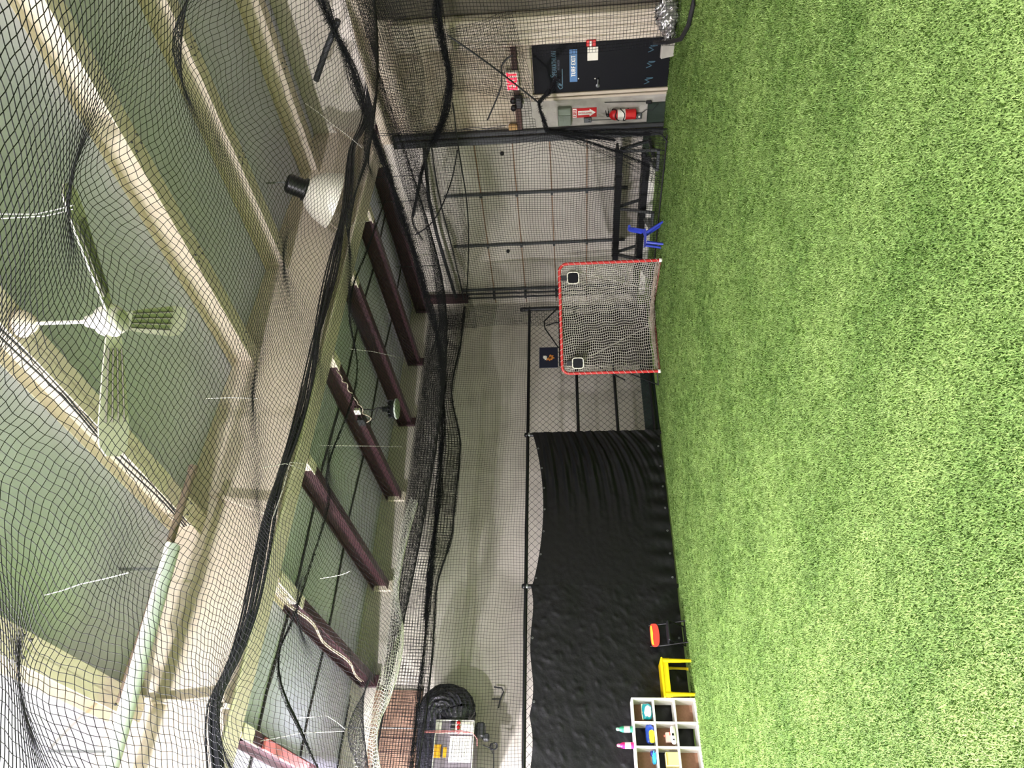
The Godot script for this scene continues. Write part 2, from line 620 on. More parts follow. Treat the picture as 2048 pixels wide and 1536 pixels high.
# short grass blades, tufted, thinning with distance
func turf(fl: Node3D) -> void:
	rng.seed = 5
	var b := mb()
	for k in 15:
		var a := rng.randf() * TAU
		var o := Vector3(rng.randf_range(-0.026, 0.026), 0, rng.randf_range(-0.026, 0.026))
		var h := rng.randf_range(0.012, 0.024)
		var lean := Vector3(cos(a), 0, sin(a)) * rng.randf_range(0.004, 0.018)
		var w := Vector3(-sin(a), 0, cos(a)) * rng.randf_range(0.0012, 0.002)
		var nn := (Vector3.UP * 1.2 + Vector3(cos(a), 0, sin(a)) * 0.6).normalized()
		var mid := o + lean * 0.4 + Vector3(0, h * 0.65, 0)
		b.tri(o - w, o + w, mid + w * 0.8, nn)
		b.tri(o - w, mid + w * 0.8, mid - w * 0.8, nn)
		b.tri(mid - w * 0.8, mid + w * 0.8, o + lean + Vector3(0, h, 0), nn)
	var tm := StandardMaterial3D.new()
	tm.vertex_color_use_as_albedo = true
	tm.roughness = 0.6
	tm.cull_mode = BaseMaterial3D.CULL_DISABLED
	var xf := []
	var cols := []
	var nz := FastNoiseLite.new()
	nz.seed = 9
	nz.frequency = 0.7
	var x := 0.2
	while x < 10.3:
		var z := 0.2
		var step := 0.05
		while z > -10.9:
			var d := sqrt(x * x + z * z)
			step = clampf(0.016 + (d - 2.0) * 0.004, 0.018, 0.05)
			z -= step
			if d < 1.6: continue
			var p := Vector3(x + rng.randf_range(-0.6, 0.6) * step, 0, z + rng.randf_range(-0.5, 0.5) * step)
			if not seen(p, 260.0): continue
			if p.z < fz(p.x) + 0.1: continue
			# columns are laid at a fixed pitch; keep a share that matches the local spacing
			if rng.randf() > 0.022 / step: continue
			var s := rng.randf_range(0.8, 1.35) * (1.0 + d * 0.03)
			xf.append(Transform3D(Basis(Vector3.UP, rng.randf() * TAU) * Basis.from_scale(Vector3(s, rng.randf_range(0.8, 1.2), s)), p))
			var t := clampf(0.5 + nz.get_noise_2d(p.x, p.z) * 0.5 + rng.randf_range(-0.35, 0.35), 0, 1)
			cols.append(Color(0.125, 0.25, 0.04).lerp(Color(0.4, 0.58, 0.16), t))
		x += 0.022
	var mm := MultiMesh.new()
	mm.transform_format = MultiMesh.TRANSFORM_3D
	mm.use_colors = true
	mm.mesh = b.mesh()
	mm.instance_count = xf.size()
	for i in xf.size():
		mm.set_instance_transform(i, xf[i])
		mm.set_instance_color(i, cols[i])
	var o := MultiMeshInstance3D.new()
	o.name = "turf_grass"
	o.multimesh = mm
	o.material_override = tm
	o.set_meta("kind", "stuff")
	o.set_meta("label", "short bright green artificial grass blades of the turf")
	fl.add_child(o)


# is a point in or near the photographed view
func seen(p: Vector3, margin: float) -> bool:
	var d := p - cam_at
	var z := d.dot(cam_fwd)
	if z < 0.4: return false
	var a := 1420.0 * d.dot(cam_down) / z
	var b := 1420.0 * d.dot(cam_right) / z
	return absf(a) < 1024.0 + margin and absf(b) < 768.0 + margin



# ---------------------------------------------------------------- roof steel
func i_beam(b: MB, p: Vector3, q: Vector3, w: float, h: float, top_y: float) -> void:
	var d := (q - p).normalized()
	var up := d.cross(Vector3.RIGHT if absf(d.z) > 0.5 else Vector3.BACK)
	if up.y < 0: up = -up
	b.bar(p + up * 0.008, q + up * 0.008, w, 0.016, 0.003)
	b.bar(p + up * h * 0.5, q + up * h * 0.5, 0.014, h, 0.0)
	b.bar(p + up * (h - 0.008), q + up * (h - 0.008), w, 0.016, 0.003)


func beams() -> void:
	var reds := [[1.62, "dark red roof beam with a pale end above the heater"], [3.28, "dark red roof beam with a pale conduit winding down its face"], [4.9, "dark red roof beam, plain and nearest to the conduit-wound one"], [6.7, "dark red roof beam carrying the small hanging disc lamp"], [8.46, "dark red roof beam between the disc lamp's beam and the end beams"], [10.1, "short-looking dark red roof beam behind the white bell lamp"], [11.72, "dark red roof beam running along the recess wall"]]
	for r in reds:
		var x: float = r[0]
		var t := thing("roof_beam", r[1], "beam", Vector3(x, 4.9, -12), "dark red roof beams")
		var b := mb()
		i_beam(b, Vector3(x, 5.03, -7.7 - (0.85 if x == 3.28 else 0.28)), Vector3(x, 4.9, -12.0), 0.13, 0.3, 5.3)
		part("beam_span", b, M.red_primer, t)
		b = mb()
		var e := 0.85 if x == 3.28 else (0.45 if x < 3.5 else 0.28)
		i_beam(b, Vector3(x, 5.04, -7.7), Vector3(x, 5.03, -7.7 - e), 0.15, 0.27, 5.3)
		part("painted_end", b, M.cream, t)
		b = mb()
		b.box(Vector3(x, 5.0, -11.93), Vector3(0.2, 0.34, 0.05), 0.01)
		part("end_plate", b, M.cream if absf(x - 4.9) < 0.1 or x == 6.7 else M.red_primer, t)
	var beige := [[-0.4, "beige roof beam nearest the heater end"], [1.71, "beige roof beam crossed by the long strip light"], [3.75, "beige roof beam from which the ceiling fan hangs"], [6.3, "broad beige roof beam between the ceiling fan and the bell lamp"], [8.25, "beige roof beam that ends just above the bell lamp"], [10.75, "beige roof beam nearest the exit door wall"]]
	for r in beige:
		var x: float = r[0]
		var t := thing("roof_beam", r[1], "beam", Vector3(x, 5.95, -7.3), "beige roof beams")
		var b := mb()
		i_beam(b, Vector3(x, 5.95, -7.3), Vector3(x, 6.0, 6.0), 0.24, 0.34, 6.3)
		part("beam_span", b, M.beige_paint, t)
		b = mb()
		for z in [-6.9, -6.8, -5.4, -5.3, -3.9, -3.8]:
			for s in [-0.07, 0.07]:
				b.lathe(Vector3(x + s, 5.95, z), [Vector2(0, -0.012), Vector2(0.012, -0.012), Vector2(0.012, 0.002)], 6)
		part("bolts", b, M.dark_grey, t, true)
		if x == 3.75:
			b = mb()
			for k in 4:
				var pts := []
				for j in 24: pts.append(Vector3(x - 0.03 - 0.012 * k, 6.0 + 0.04 * k + 0.025 * sin(j * 0.9 + k), -7.2 + j * 0.28))
				b.tube(pts, 0.009, 6)
			part("conduit_run", b, M.dark_grey, t)
	# end column of the bulkhead
	var t := thing("steel_column", "dark red steel column where the bulkhead meets the recess wall", "column", Vector3(11.8, 0, -7.27))
	var b := mb()
	b.box(Vector3(11.8, 2.55, -7.27), Vector3(0.2, 5.1, 0.02), 0.003)
	b.box(Vector3(11.7, 2.55, -7.27), Vector3(0.02, 5.1, 0.18), 0.003)
	b.box(Vector3(11.9, 2.55, -7.27), Vector3(0.02, 5.1, 0.18), 0.003)
	part("post", b, M.red_primer, t)
	t = thing("steel_column", "corner column behind the goal, dark red above and twin dark rails below", "column", Vector3(11.75, 0, -11.6))
	b = mb()
	b.box(Vector3(11.75, 4.4, -11.6), Vector3(0.22, 1.0, 0.02), 0.003)
	b.box(Vector3(11.65, 4.4, -11.6), Vector3(0.02, 1.0, 0.2), 0.003)
	part("upper_post", b, M.red_primer, t)
	b = mb()
	for z in [-11.55, -11.68]: b.tube([Vector3(11.78, 0.0, z), Vector3(11.78, 3.95, z)], 0.022, 8)
	for y in [0.5, 1.16, 1.86, 2.57, 3.3]: b.box(Vector3(11.76, y, -11.61), Vector3(0.05, 0.05, 0.2), 0.006)
	part("lower_rails", b, M.dark_grey, t)


func roof_fittings() -> void:
	# ceiling fan
	var at := Vector3(3.75, 5.95, -3.82)
	var t := thing("ceiling_fan", "pale ceiling fan with three slotted paddle blades under a beige beam", "fan", at)
	var b := mb()
	b.lathe(at, [Vector2(0, 0), Vector2(0.11, 0), Vector2(0.11, -0.03), Vector2(0.07, -0.1), Vector2(0.035, -0.14), Vector2(0, -0.14)], 24)
	part("canopy", b, M.beige_paint, t)
	b = mb()
	b.tube([at + Vector3(0, -0.12, 0), at + Vector3(0, -0.6, 0)], 0.016, 12)
	part("down_rod", b, M.white, t)
	var hub := at + Vector3(0, -0.76, 0)
	b = mb()
	b.lathe(hub, [Vector2(0, 0.2), Vector2(0.045, 0.2), Vector2(0.06, 0.14), Vector2(0.07, 0.1), Vector2(0.11, 0.08), Vector2(0.13, 0.03), Vector2(0.13, -0.03), Vector2(0.11, -0.06), Vector2(0, -0.065)], 32)
	part("motor", b, M.white, t)
	b = mb()
	b.lathe(hub, [Vector2(0, -0.1), Vector2(0.08, -0.1), Vector2(0.1, -0.08), Vector2(0.105, -0.06)], 32)
	part("motor_cap", b, M.fan, t)
	for a in [66.0, 216.0, 313.0]:
		var r := deg_to_rad(a)
		var d := Vector3(cos(r), 0, sin(r))
		var s := Vector3(-sin(r), -0.25, cos(r)).normalized() * 1.4
		b = mb()
		var o := hub + d * 0.12 + Vector3(0, -0.02, 0)
		# outline: narrow root, wide rounded end with a notch
		var rim := PackedVector2Array([Vector2(0, -0.05), Vector2(0.3, -0.075), Vector2(0.7, -0.1), Vector2(0.86, -0.095), Vector2(0.94, -0.05), Vector2(0.95, 0.03), Vector2(0.9, 0.085), Vector2(0.74, 0.1), Vector2(0.3, 0.075), Vector2(0, 0.05)])
		b.prism(rim, o, d, s, 0.014)
		var bl := part("blade", b, M.fan, t)
		b = mb()
		for w in [-0.06, -0.02, 0.02, 0.06]:
			b.tube([o + d * 0.1 + s * w * 0.7 - Vector3(0, 0.016, 0), o + d * 0.68 + s * w - Vector3(0, 0.016, 0)], 0.007, 6)
		part("rib", b, mat(rgb(112, 110, 98), 0.6), bl)
	# tied bundle of black cables along the bulkhead
	var path := [Vector3(11.600, 4.745, -5.811), Vector3(11.500, 4.960, -6.370), Vector3(11.774, 5.266, -7.100), Vector3(11.051, 5.349, -7.100), Vector3(10.322, 5.317, -7.150), Vector3(9.362, 5.207, -7.150), Vector3(8.379, 5.175, -7.150), Vector3(7.084, 5.133, -7.150), Vector3(5.623, 5.064, -7.150), Vector3(4.910, 5.066, -7.150), Vector3(4.261, 5.093, -7.150), Vector3(3.763, 5.105, -7.150), Vector3(3.218, 5.054, -7.100), Vector3(2.551, 5.018, -7.100), Vector3(2.047, 5.053, -7.100), Vector3(1.754, 5.132, -7.100), Vector3(1.461, 5.091, -7.150), Vector3(1.083, 4.943, -7.150), Vector3(0.769, 4.859, -7.150)]
	var cv := Curve3D.new()
	for i in path.size():
		var tg: Vector3 = (path[mini(i + 1, path.size() - 1)] - path[maxi(i - 1, 0)]) / 6.0
		cv.add_point(path[i], -tg, tg)
	var L := cv.get_baked_length()
	t = thing("cable_bundle", "thick bundle of black cables drooping along the beige bulkhead", "cables", path[8])
	rng.seed = 21
	for k in 9:
		b = mb()
		var a := TAU * k / 9.0
		var pts := []
		for j in 90:
			var f := j / 89.0
			var tight := 0.45 + 0.55 * absf(sin(f * 17.0 + 0.4))
			var aa := a + f * 5.0
			pts.append(cv.sample_baked(f * L) + Vector3(0.0, cos(aa) * 0.055 * tight, sin(aa) * 0.035 * tight + 0.06) + Vector3(0, -0.03 * (k % 3) * tight, 0))
		b.tube(pts, 0.011 + 0.004 * (k % 3), 6)
		part("cable", b, M.cable, t)
	for q in [[Vector3(4.179, 5.996, -7.280), Vector3(3.766, 5.012, -7.120), "pale bracket arm holding the cable bundle under the brown pole"], [Vector3(1.801, 5.957, -7.280), Vector3(1.714, 4.987, -7.120), "pale bracket arm holding the cable bundle by the strip light"], [Vector3(10.152, 6.273, -7.280), Vector3(8.795, 5.163, -7.120), "pale bracket arm holding the cable bundle beside the bell lamp"], [Vector3(12.624, 6.526, -7.280), Vector3(11.064, 5.156, -7.120), "pale bracket arm holding the cable bundle nearest the door wall"]]:
		b = mb()
		b.bar(q[0], q[1], 0.05, 0.05, 0.006, Vector3.BACK)
		solo("bracket_arm", b, M.beige_paint, q[2], "bracket", q[1], "cable bracket arms")
	# pole and strip light
	b = mb()
	b.tube([Vector3(4.05, 5.8, -6.47), Vector3(3.98, 5.8, -6.475)], 0.05, 12)
	b.tube([Vector3(4.02, 5.8, -6.475), Vector3(1.62, 5.8, -6.64)], 0.04, 12)
	solo("ceiling_pole", b, mat(rgb(112, 98, 84), 0.6), "brown pole slung under the beige beams beside the strip light", "pole", Vector3(2.8, 5.8, -6.55))
	t = thing("strip_light", "long unlit white strip light housing with a rounded lens", "light", Vector3(1.9, 5.75, -6.6))
	b = mb()
	var rows := []
	for i in 2:
		var row := []
		var e: Vector3 = [Vector3(3.1, 5.72, -6.48), Vector3(0.3, 5.72, -6.78)][i]
		for j in 13:
			var a := PI * j / 12.0
			row.append(e + Vector3(0.0, -sin(a) * 0.07, cos(a) * 0.075))
		rows.append(row)
	b.grid(rows, Vector3.DOWN)
	for i in 2:
		for j in range(1, 12): b.face(rows[i][0], rows[i][j], rows[i][j + 1], Vector3(1 if i == 0 else -1, 0, 0))
	part("lens", b, M.lens, t)
	b = mb()
	b.bar(Vector3(3.12, 5.74, -6.478), Vector3(0.3, 5.74, -6.78), 0.17, 0.05, 0.008)
	part("housing", b, M.white, t)
	for x in [2.9, 1.2]:
		b = mb()
		b.box(Vector3(x, 6.02, -6.6), Vector3(0.02, 0.54, 0.03))
		part("hanger", b, M.galv, t)
	# bell lamp over the middle and the disc lamp on the red beam
	var tilt := Basis(cam_right.normalized(), 0.55) * Basis(cam_fwd.normalized(), 0.3) * Basis.from_scale(Vector3(1.5, 1.15, 1.5))
	high_bay(Vector3(9.077, 5.225, -6.750), "unlit white bell lamp with a black neck hanging by the bulkhead", 0.0, tilt)
	at = Vector3(6.72, 4.44, -9.1)
	t = thing("disc_lamp", "small dark disc lamp with a pale rim hung from a red beam", "lamp", at)
	b = mb()
	b.lathe(at, [Vector2(0, 0.2), Vector2(0.04, 0.2), Vector2(0.05, 0.1), Vector2(0.13, 0.05), Vector2(0.165, 0.0), Vector2(0.165, -0.02)], 24)
	for k in 14:
		var a := TAU * k / 14
		b.box(at + Vector3(cos(a) * 0.1, 0.07, sin(a) * 0.1), Vector3(0.1, 0.05, 0.006), 0, Basis(Vector3.UP, -a))
	part("heat_sink", b, M.black_metal, t)
	b = mb()
	b.lathe(at, [Vector2(0.165, -0.02), Vector2(0.172, -0.035), Vector2(0.165, -0.05), Vector2(0, -0.05)], 24)
	part("lens", b, M.lens, t)
	b = mb()
	b.tube([at + Vector3(0, 0.2, 0), at + Vector3(0.02, 0.28, 0.02), at + Vector3(-0.02, 0.36, 0), at + Vector3(0, 0.42, 0), at + Vector3(0, 0.57, 0)], 0.01, 6)
	b.tube([at + Vector3(0.04, 0.18, 0), at + Vector3(0.08, 0.3, -0.06), at + Vector3(-0.04, 0.38, -0.22), at + Vector3(-0.08, 0.52, -0.24)], 0.008, 6)
	part("hook_and_cord", b, M.black_rubber, t)
	b = mb()
	b.box(Vector3(6.63, 5.02, -9.02), Vector3(0.06, 0.1, 0.12), 0.008)
	solo("junction_box", b, M.white, "small white socket box on the red beam above the disc lamp", "box", Vector3(6.63, 5.02, -9.02))
	b = mb()
	b.box(Vector3(6.63, 5.02, -9.3), Vector3(0.08, 0.12, 0.16), 0.008)
	solo("junction_box", b, M.dark_grey, "small dark junction box on the red beam above the disc lamp", "box", Vector3(6.63, 5.02, -9.3))
	# pale conduits along two of the red beams
	b = mb()
	var p1 := []
	for j in 30: p1.append(Vector3(6.61 + 0.02 * sin(j * 0.8), 5.06 - 0.005 * j + 0.015 * sin(j * 1.1), -7.95 - j * 0.036))
	for j in 12: p1.append(Vector3(6.6, 4.93 - 0.1 * sin(PI * j / 11.0), -9.05 - 0.022 * j))
	b.tube(p1, 0.01, 6)
	solo("conduit", b, M.frame, "pale flexible conduit looping along the disc lamp's red beam", "conduit", Vector3(6.6, 5.0, -8.5))
	b = mb()
	p1 = []
	for j in 34: p1.append(Vector3(3.17, 5.12 + 0.05 * sin(j * 0.45) - 0.004 * j, -7.75 - j * 0.115))
	b.tube(p1, 0.012, 6)
	p1 = []
	for j in 34: p1.append(Vector3(3.17, 5.09 + 0.05 * sin(j * 0.45 + 0.3) - 0.004 * j, -7.75 - j * 0.115))
	b.tube(p1, 0.008, 6)
	solo("conduit", b, M.frame, "pair of pale conduits winding along a red beam near the heater", "conduit", Vector3(3.17, 5.0, -9))
	# dark pipes across the recess
	b = mb()
	for q in [Vector3(11.500, 4.288, -8.637), Vector3(11.500, 4.214, -10.364)]: b.tube([q, Vector3(q.x, 5.32, q.z)], 0.008, 6)
	b.tube([Vector3(11.500, 4.143, -7.120), Vector3(11.500, 4.288, -8.637), Vector3(11.500, 4.274, -9.526), Vector3(11.500, 4.214, -10.364), Vector3(11.500, 4.140, -11.374)], 0.035, 10)
	solo("sprinkler_pipe", b, M.dark_grey, "dark pipe running across the top of the recess wall", "pipe", Vector3(11.500, 4.274, -9.526))
	b = mb()
	b.tube([Vector3(11.600, 4.365, -8.119), Vector3(11.6, 5.32, Vector3(11.600, 4.365, -8.119).z)], 0.008, 6)
	b.tube([Vector3(11.600, 4.041, -7.375), Vector3(11.600, 4.365, -8.119), Vector3(11.600, 4.708, -9.089)], 0.03, 8)
	solo("sprinkler_pipe", b, M.dark_grey, "short dark slanted pipe joining the roof beam and the recess pipe", "pipe", Vector3(11.600, 4.365, -8.119))
	b = mb()
	b.tube([Vector3(11.000, 4.989, -4.856), Vector3(11.000, 5.307, -5.301), Vector3(11.000, 5.616, -5.779)], 0.05, 10)
	solo("roof_pipe", b, M.dark_grey, "dark slanted pipe end under the roof near the door wall", "pipe", Vector3(11.000, 5.307, -5.301))


# ---------------------------------------------------------------- fence
func fence() -> void:
	var t := thing("chain_link_fence", "black chain-link fence with a pipe frame along the long wall", "fence", F(4, 0))
	var b := mb()
	b.tube([F(-2, 2.36), F(4, 2.38), F(10.3, 2.39)], 0.03, 10)
	part("top_rail", b, M.black_metal, t)
	for x in [10.25, 7.22, 4.42, 1.5, -1.4]:
		b = mb()
		var hh := 2.56 if x > 10 else 2.42
		b.tube([F(x, 0.0), F(x, hh)], 0.035 if x < 10 else 0.045, 10)
		b.lathe(F(x, hh), [Vector2(0.04, -0.03), Vector2(0.045, 0.0), Vector2(0.03, 0.025), Vector2(0, 0.03)], 10)
		part("post", b, M.black_metal, t)
	for y in [1.47, 0.76, 0.1]:
		b = mb()
		b.tube([F(7.25, y), F(10.2, y)], 0.028 if y > 0.2 else 0.03, 8)
		part("rail", b, M.black_metal, t)
	b = mb()
	b.box(F(8.8, 0.13, -0.12), Vector3(3.1, 0.26, 0.05), 0.01, Basis(Vector3.UP, -0.044))
	part("kick_board", b, mat(rgb(26, 40, 36), 0.8), t)
	for x in [7.22, 4.42]:
		for y in [0.4, 1.1, 1.9, 2.36]:
			b = mb()
			b.lathe(F(x, y), [Vector2(0.04, -0.015), Vector2(0.046, -0.015), Vector2(0.046, 0.015), Vector2(0.04, 0.015)], 10)
			part("tie_band", b, M.galv, t)
	# woven diamonds: zig-zag wires running up the fence
	b = mb()
	var cell := 0.062
	var nx := int(12.2 / cell)
	for i in nx:
		var x0 := -1.9 + i * cell
		var lo := 0.05 if x0 > 7.2 else 1.95
		var p := PackedVector3Array()
		var rows := int((2.36 - lo) / cell)
		for j in rows + 1:
			var s := 1.0 if (j + i) % 2 == 0 else -1.0
			p.append(F(x0 + s * cell * 0.5, 2.36 - j * cell, 0.006 * s))
		b.twine(p, 0.0046)
	part("chain_link", b, M.black_metal, t, true)
	b = mb()
	var scr := []
	for i in 13:
		var row := []
		for j in 21: row.append(F(8.8 + j * 0.068, 1.8 - i * 0.14, -0.05 + 0.012 * sin(j * 1.1 + i * 0.5) + 0.008 * sin(i * 1.7)))
		scr.append(row)
	b.grid(scr, Vector3.BACK)
	solo("wind_screen", b, mat(rgb(50, 46, 44), 0.85), "dark windscreen sheet tied to the fence behind the lacrosse goal", "screen", F(9.5, 0.1, -0.05))
	# tarps
	tarp("black_tarp", "black tarp with sweeping folds hung on the fence beside the open chain-link", 4.42, 7.24, 1)
	tarp("black_tarp", "long dimpled black tarp hung on the fence behind the cube shelf", -1.9, 4.42, 2)
	b = mb()
	var o: Vector3 = F(8.94, 2.0, 0.05)
	b.box(o, Vector3(0.5, 0.36, 0.012), 0.003, Basis(Vector3.UP, -0.044))
	t = thing("team_flag", "small dark navy flag with a white and orange emblem behind the goal", "flag", o)
	part("cloth", b, M.navy, t)
	b = mb()
	for k in 4:
		var a := 0.5 + k * 0.5
		b.prism(PackedVector2Array([Vector2(0.0, 0.0), Vector2(0.025, 0.01), Vector2(0.05 + 0.01 * k, 0.06), Vector2(0.035, 0.065)]), o + Vector3(0.02, 0.03, 0.01), Vector3(cos(a), sin(a), 0), Vector3(-sin(a), cos(a), 0), 0.004)
	part("emblem_white", b, M.white, t)
	b = mb()
	for k in 6:
		var a := 2.4 + k * 0.72
		b.prism(PackedVector2Array([Vector2(0.01, -0.015), Vector2(0.06, -0.02), Vector2(0.1 - 0.01 * (k % 3), 0.0), Vector2(0.06, 0.02), Vector2(0.01, 0.015)]), o + Vector3(-0.01, -0.02, 0.01), Vector3(cos(a), sin(a), 0), Vector3(-sin(a), cos(a), 0), 0.004)
	part("emblem_orange", b, M.orange, t)


func tarp(called: String, label: String, xa: float, xb: float, kind: int) -> void:
	var nz := FastNoiseLite.new()
	nz.seed = 30 + kind
	nz.frequency = 1.0
	nz.fractal_octaves = 3
	var rows := []
	var C := int((xb - xa) / 0.028)
	var R := 80
	for i in R + 1:
		var f := i / float(R)
		var row := []
		for j in C + 1:
			var g := j / float(C)
			var x := lerpf(xa, xb, g)
			var top: float
			var w := 0.0
			if kind == 1:
				top = 2.31 - 0.19 * pow(sin(PI * clampf(g, 0.0, 1.0)), 0.8) - 0.03 * (1.0 - g)
				var y := lerpf(top, 0.03, f)
				var d := xb - x
				var s := y - 0.75 * exp(-d / 0.55) * (1.0 - 0.35 * y)
				var fade := exp(-pow((d - 0.55) / 0.8, 2.0)) * (0.25 + 0.75 * smoothstep(0.1, 0.7, y)) * smoothstep(2.35, 2.0, y)
				w = fade * (0.03 * sin(s * 24.0 + 3.0 * nz.get_noise_2d(x * 0.8, y * 0.5)) * (0.6 + 0.6 * nz.get_noise_2d(x * 0.6 + 5.0, s * 3.0)) + 0.012 * sin(s * 61.0 + 1.0))
				w += 0.03 * exp(-pow((d - 0.6) / 0.5, 2.0)) * sin(PI * f)
				w += 0.012 * exp(-pow((y - 0.15) / 0.2, 2.0)) * sin(x * 21.0)
			else:
				top = 2.3 - 0.07 * absf(sin((x - 4.42) * PI / 0.95)) * (0.6 + 0.4 * sin(x * 3.1))
				var y := lerpf(top, 0.03, f)
				w = 0.008 * nz.get_noise_2d(x * 1.5, y * 1.5)
				w += 0.007 * pow(maxf(0.0, nz.get_noise_2d(x * 5.0 + 9.0, y * 5.0)), 2.0) * 4.0
				w += 0.012 * exp(-pow((y - 0.2) / 0.25, 2.0)) * sin(x * 16.0 + y * 9.0)
				w += 0.008 * sin(y * 8.0 + x * 1.3) * exp(-pow((x - 4.4) / 0.7, 2.0))
			w += 0.004 * nz.get_noise_2d(x * 9.0, f * 20.0)
			var yy := lerpf(top, 0.03, f)
			row.append(F(x, yy, 0.05 + w))
		rows.append(row)
	var b := mb()
	b.grid(rows, Vector3.BACK)
	var back := []
	for r in rows:
		var q := []
		for p in r: q.append(p + Vector3(0, 0, -0.003))
		back.append(q)
	b.grid(back, Vector3.FORWARD)
	var t := thing(called, label, "tarp", F((xa + xb) * 0.5, 0.03, 0.05))
	part("sheet", b, M.tarp, t)
	b = mb()
	for j in range(4, C - 3, maxi(1, C / 7)):
		b.lathe(rows[1][j] + Vector3(0, 0, 0.004), [Vector2(0.008, 0.0), Vector2(0.011, 0.004), Vector2(0.016, 0.003), Vector2(0.017, 0.0)], 10, Basis(Vector3.RIGHT, PI / 2))
		b.lathe(rows[R - 2][j] + Vector3(0, 0, 0.004), [Vector2(0.008, 0.0), Vector2(0.011, 0.004), Vector2(0.016, 0.003), Vector2(0.017, 0.0)], 10, Basis(Vector3.RIGHT, PI / 2))
	part("grommets", b, M.galv, t, true)


# ---------------------------------------------------------------- exit door side
func wall_fittings() -> void:
	var B := Basis(Vector3.UP, -PI / 2)      # signs on the door wall face -x
	var W := func(x: float, y: float, z: float) -> Vector3: return Vector3(x, y, z)
	var b := mb()
	var t := thing("door_1", "black exit door with a blue sign and printed logos", "door", Vector3(10.29, 0, -5.44))
	t.set_meta("kind", "structure")
	b.box(Vector3(10.295, 1.02, -5.44), Vector3(0.045, 2.02, 0.8), 0.004)
	part("door_leaf", b, M.door, t)
	b = mb()
	for q in [[-5.875, 0.05, 0.06], [-5.93, 0.04, 0.09]]:
		b.box(Vector3(10.29, 1.04, q[0]), Vector3(q[2], 2.1, q[1]), 0.006)
	b.box(Vector3(10.29, 2.08, -5.44), Vector3(0.07, 0.06, 0.96), 0.006)
	b.box(Vector3(10.29, 1.04, -5.015), Vector3(0.07, 2.1, 0.04), 0.006)
	part("door_frame", b, M.frame, t)
	b = mb()
	b.box(Vector3(10.268, 1.425, -5.425), Vector3(0.006, 0.115, 0.5), 0.001)
	var sg := part("exit_sign_plate", b, M.sign_blue, t)
	letters("TURF EXIT", 0.062, Vector3(10.264, 1.425, -5.43), B, M.white, sg, "Droid Sans", 0.002, 0.32)
	b = mb()
	b.box(Vector3(10.268, 1.14, -5.26), Vector3(0.004, 0.155, 0.2), 0.0)
	part("paper_notice", b, M.paper, t)
	letters("PEAKATHLON", 0.07, Vector3(10.271, 1.71, -5.37), B, M.teal_print, t, "Droid Sans", 0.002, 0.36)
	letters("FITNESS", 0.03, Vector3(10.271, 1.645, -5.4), B, mat(rgb(52, 58, 70), 0.6), t, "Droid Sans", 0.002, 0.26)
	b = mb()
	for ln in [[Vector3(10.270, 1.591, -5.464), Vector3(10.270, 1.595, -5.765)], [Vector3(10.270, 1.595, -5.765), Vector3(10.270, 1.633, -5.779)], [Vector3(10.270, 1.633, -5.779), Vector3(10.270, 1.720, -5.629)], [Vector3(10.270, 1.770, -5.547), Vector3(10.270, 1.756, -5.587)], [Vector3(10.270, 1.756, -5.587), Vector3(10.270, 1.694, -5.536)], [Vector3(10.270, 1.694, -5.536), Vector3(10.270, 1.674, -5.624)], [Vector3(10.270, 1.674, -5.624), Vector3(10.270, 1.637, -5.634)]]:
		b.bar(ln[0], ln[1], 0.014, 0.003, 0, Vector3.RIGHT)
	b.prism(PackedVector2Array([Vector2(0, 0), Vector2(0.05, 0.02), Vector2(0.13, -0.13), Vector2(0.11, -0.14)]), Vector3(10.270, 1.727, -5.613), Vector3(0, 0, -1), Vector3.UP, 0.003)
	part("printed_logo", b, M.teal_print, t)
	for q in [97.0, 126.0, 157.0]:
		b = mb()
		var o: Vector3 = Vector3(10.27, 0.29 + (q - 126.0) * 0.0005, lerpf(-5.24, -5.73, (q - 97.0) / 60.0))
		var z := [Vector2(-0.05, 0.06), Vector2(-0.02, -0.02), Vector2(0.02, 0.05), Vector2(0.035, -0.06), Vector2(0.045, -0.07), Vector2(0.045, 0.03)]
		for k in z.size() - 1: b.bar(o + Vector3(0, z[k].y, z[k].x), o + Vector3(0, z[k + 1].y, z[k + 1].x), 0.01, 0.003, 0, Vector3.RIGHT)
		part("printed_mark", b, M.teal_print, t)
	b = mb()
	b.tube([Vector3(10.25, 1.06, -5.76), Vector3(10.235, 1.06, -5.76), Vector3(10.235, 1.06, -5.64)], 0.01, 8)
	b.lathe(Vector3(10.272, 1.06, -5.76), [Vector2(0.03, 0), Vector2(0.028, 0.012), Vector2(0, 0.014)], 16, Basis(Vector3.BACK, PI / 2))
	part("door_handle", b, M.galv, t)
	for q in [Vector3(10.268, 1.350, -5.628), Vector3(10.268, 1.102, -5.644)]:
		b = mb()
		b.lathe(q, [Vector2(0.01, 0), Vector2(0.008, 0.008), Vector2(0, 0.01)], 12, Basis(Vector3.BACK, PI / 2))
		part("rivet", b, M.white, t)
	# boxed-in beige post right of the door, and the dark bay past it
	b = mb()
	b.box(Vector3(10.2, 2.05, -4.8), Vector3(0.22, 3.9, 0.4), 0.02)
	for k in 3: b.box(Vector3(10.085, 2.05, -4.92 + 0.12 * k), Vector3(0.03, 3.9, 0.04), 0.012)
	solo("boxed_post", b, M.beige_paint, "beige boxed-in wall post on the hinge side of the exit door", "post", Vector3(10.22, 0.1, -4.8))
	b = mb()
	b.box(Vector3(10.285, 2.1, -3.9), Vector3(0.06, 4.2, 1.36), 0.01)
	solo("dark_panel", b, mat(rgb(92, 86, 74), 0.8), "dark olive wall panel past the beige post", "panel", Vector3(10.3, 0, -3.9))
	t = thing("pull_station", "small red fire alarm pull station beside the exit door", "alarm", Vector3(10.1, 1.17, -5.0))
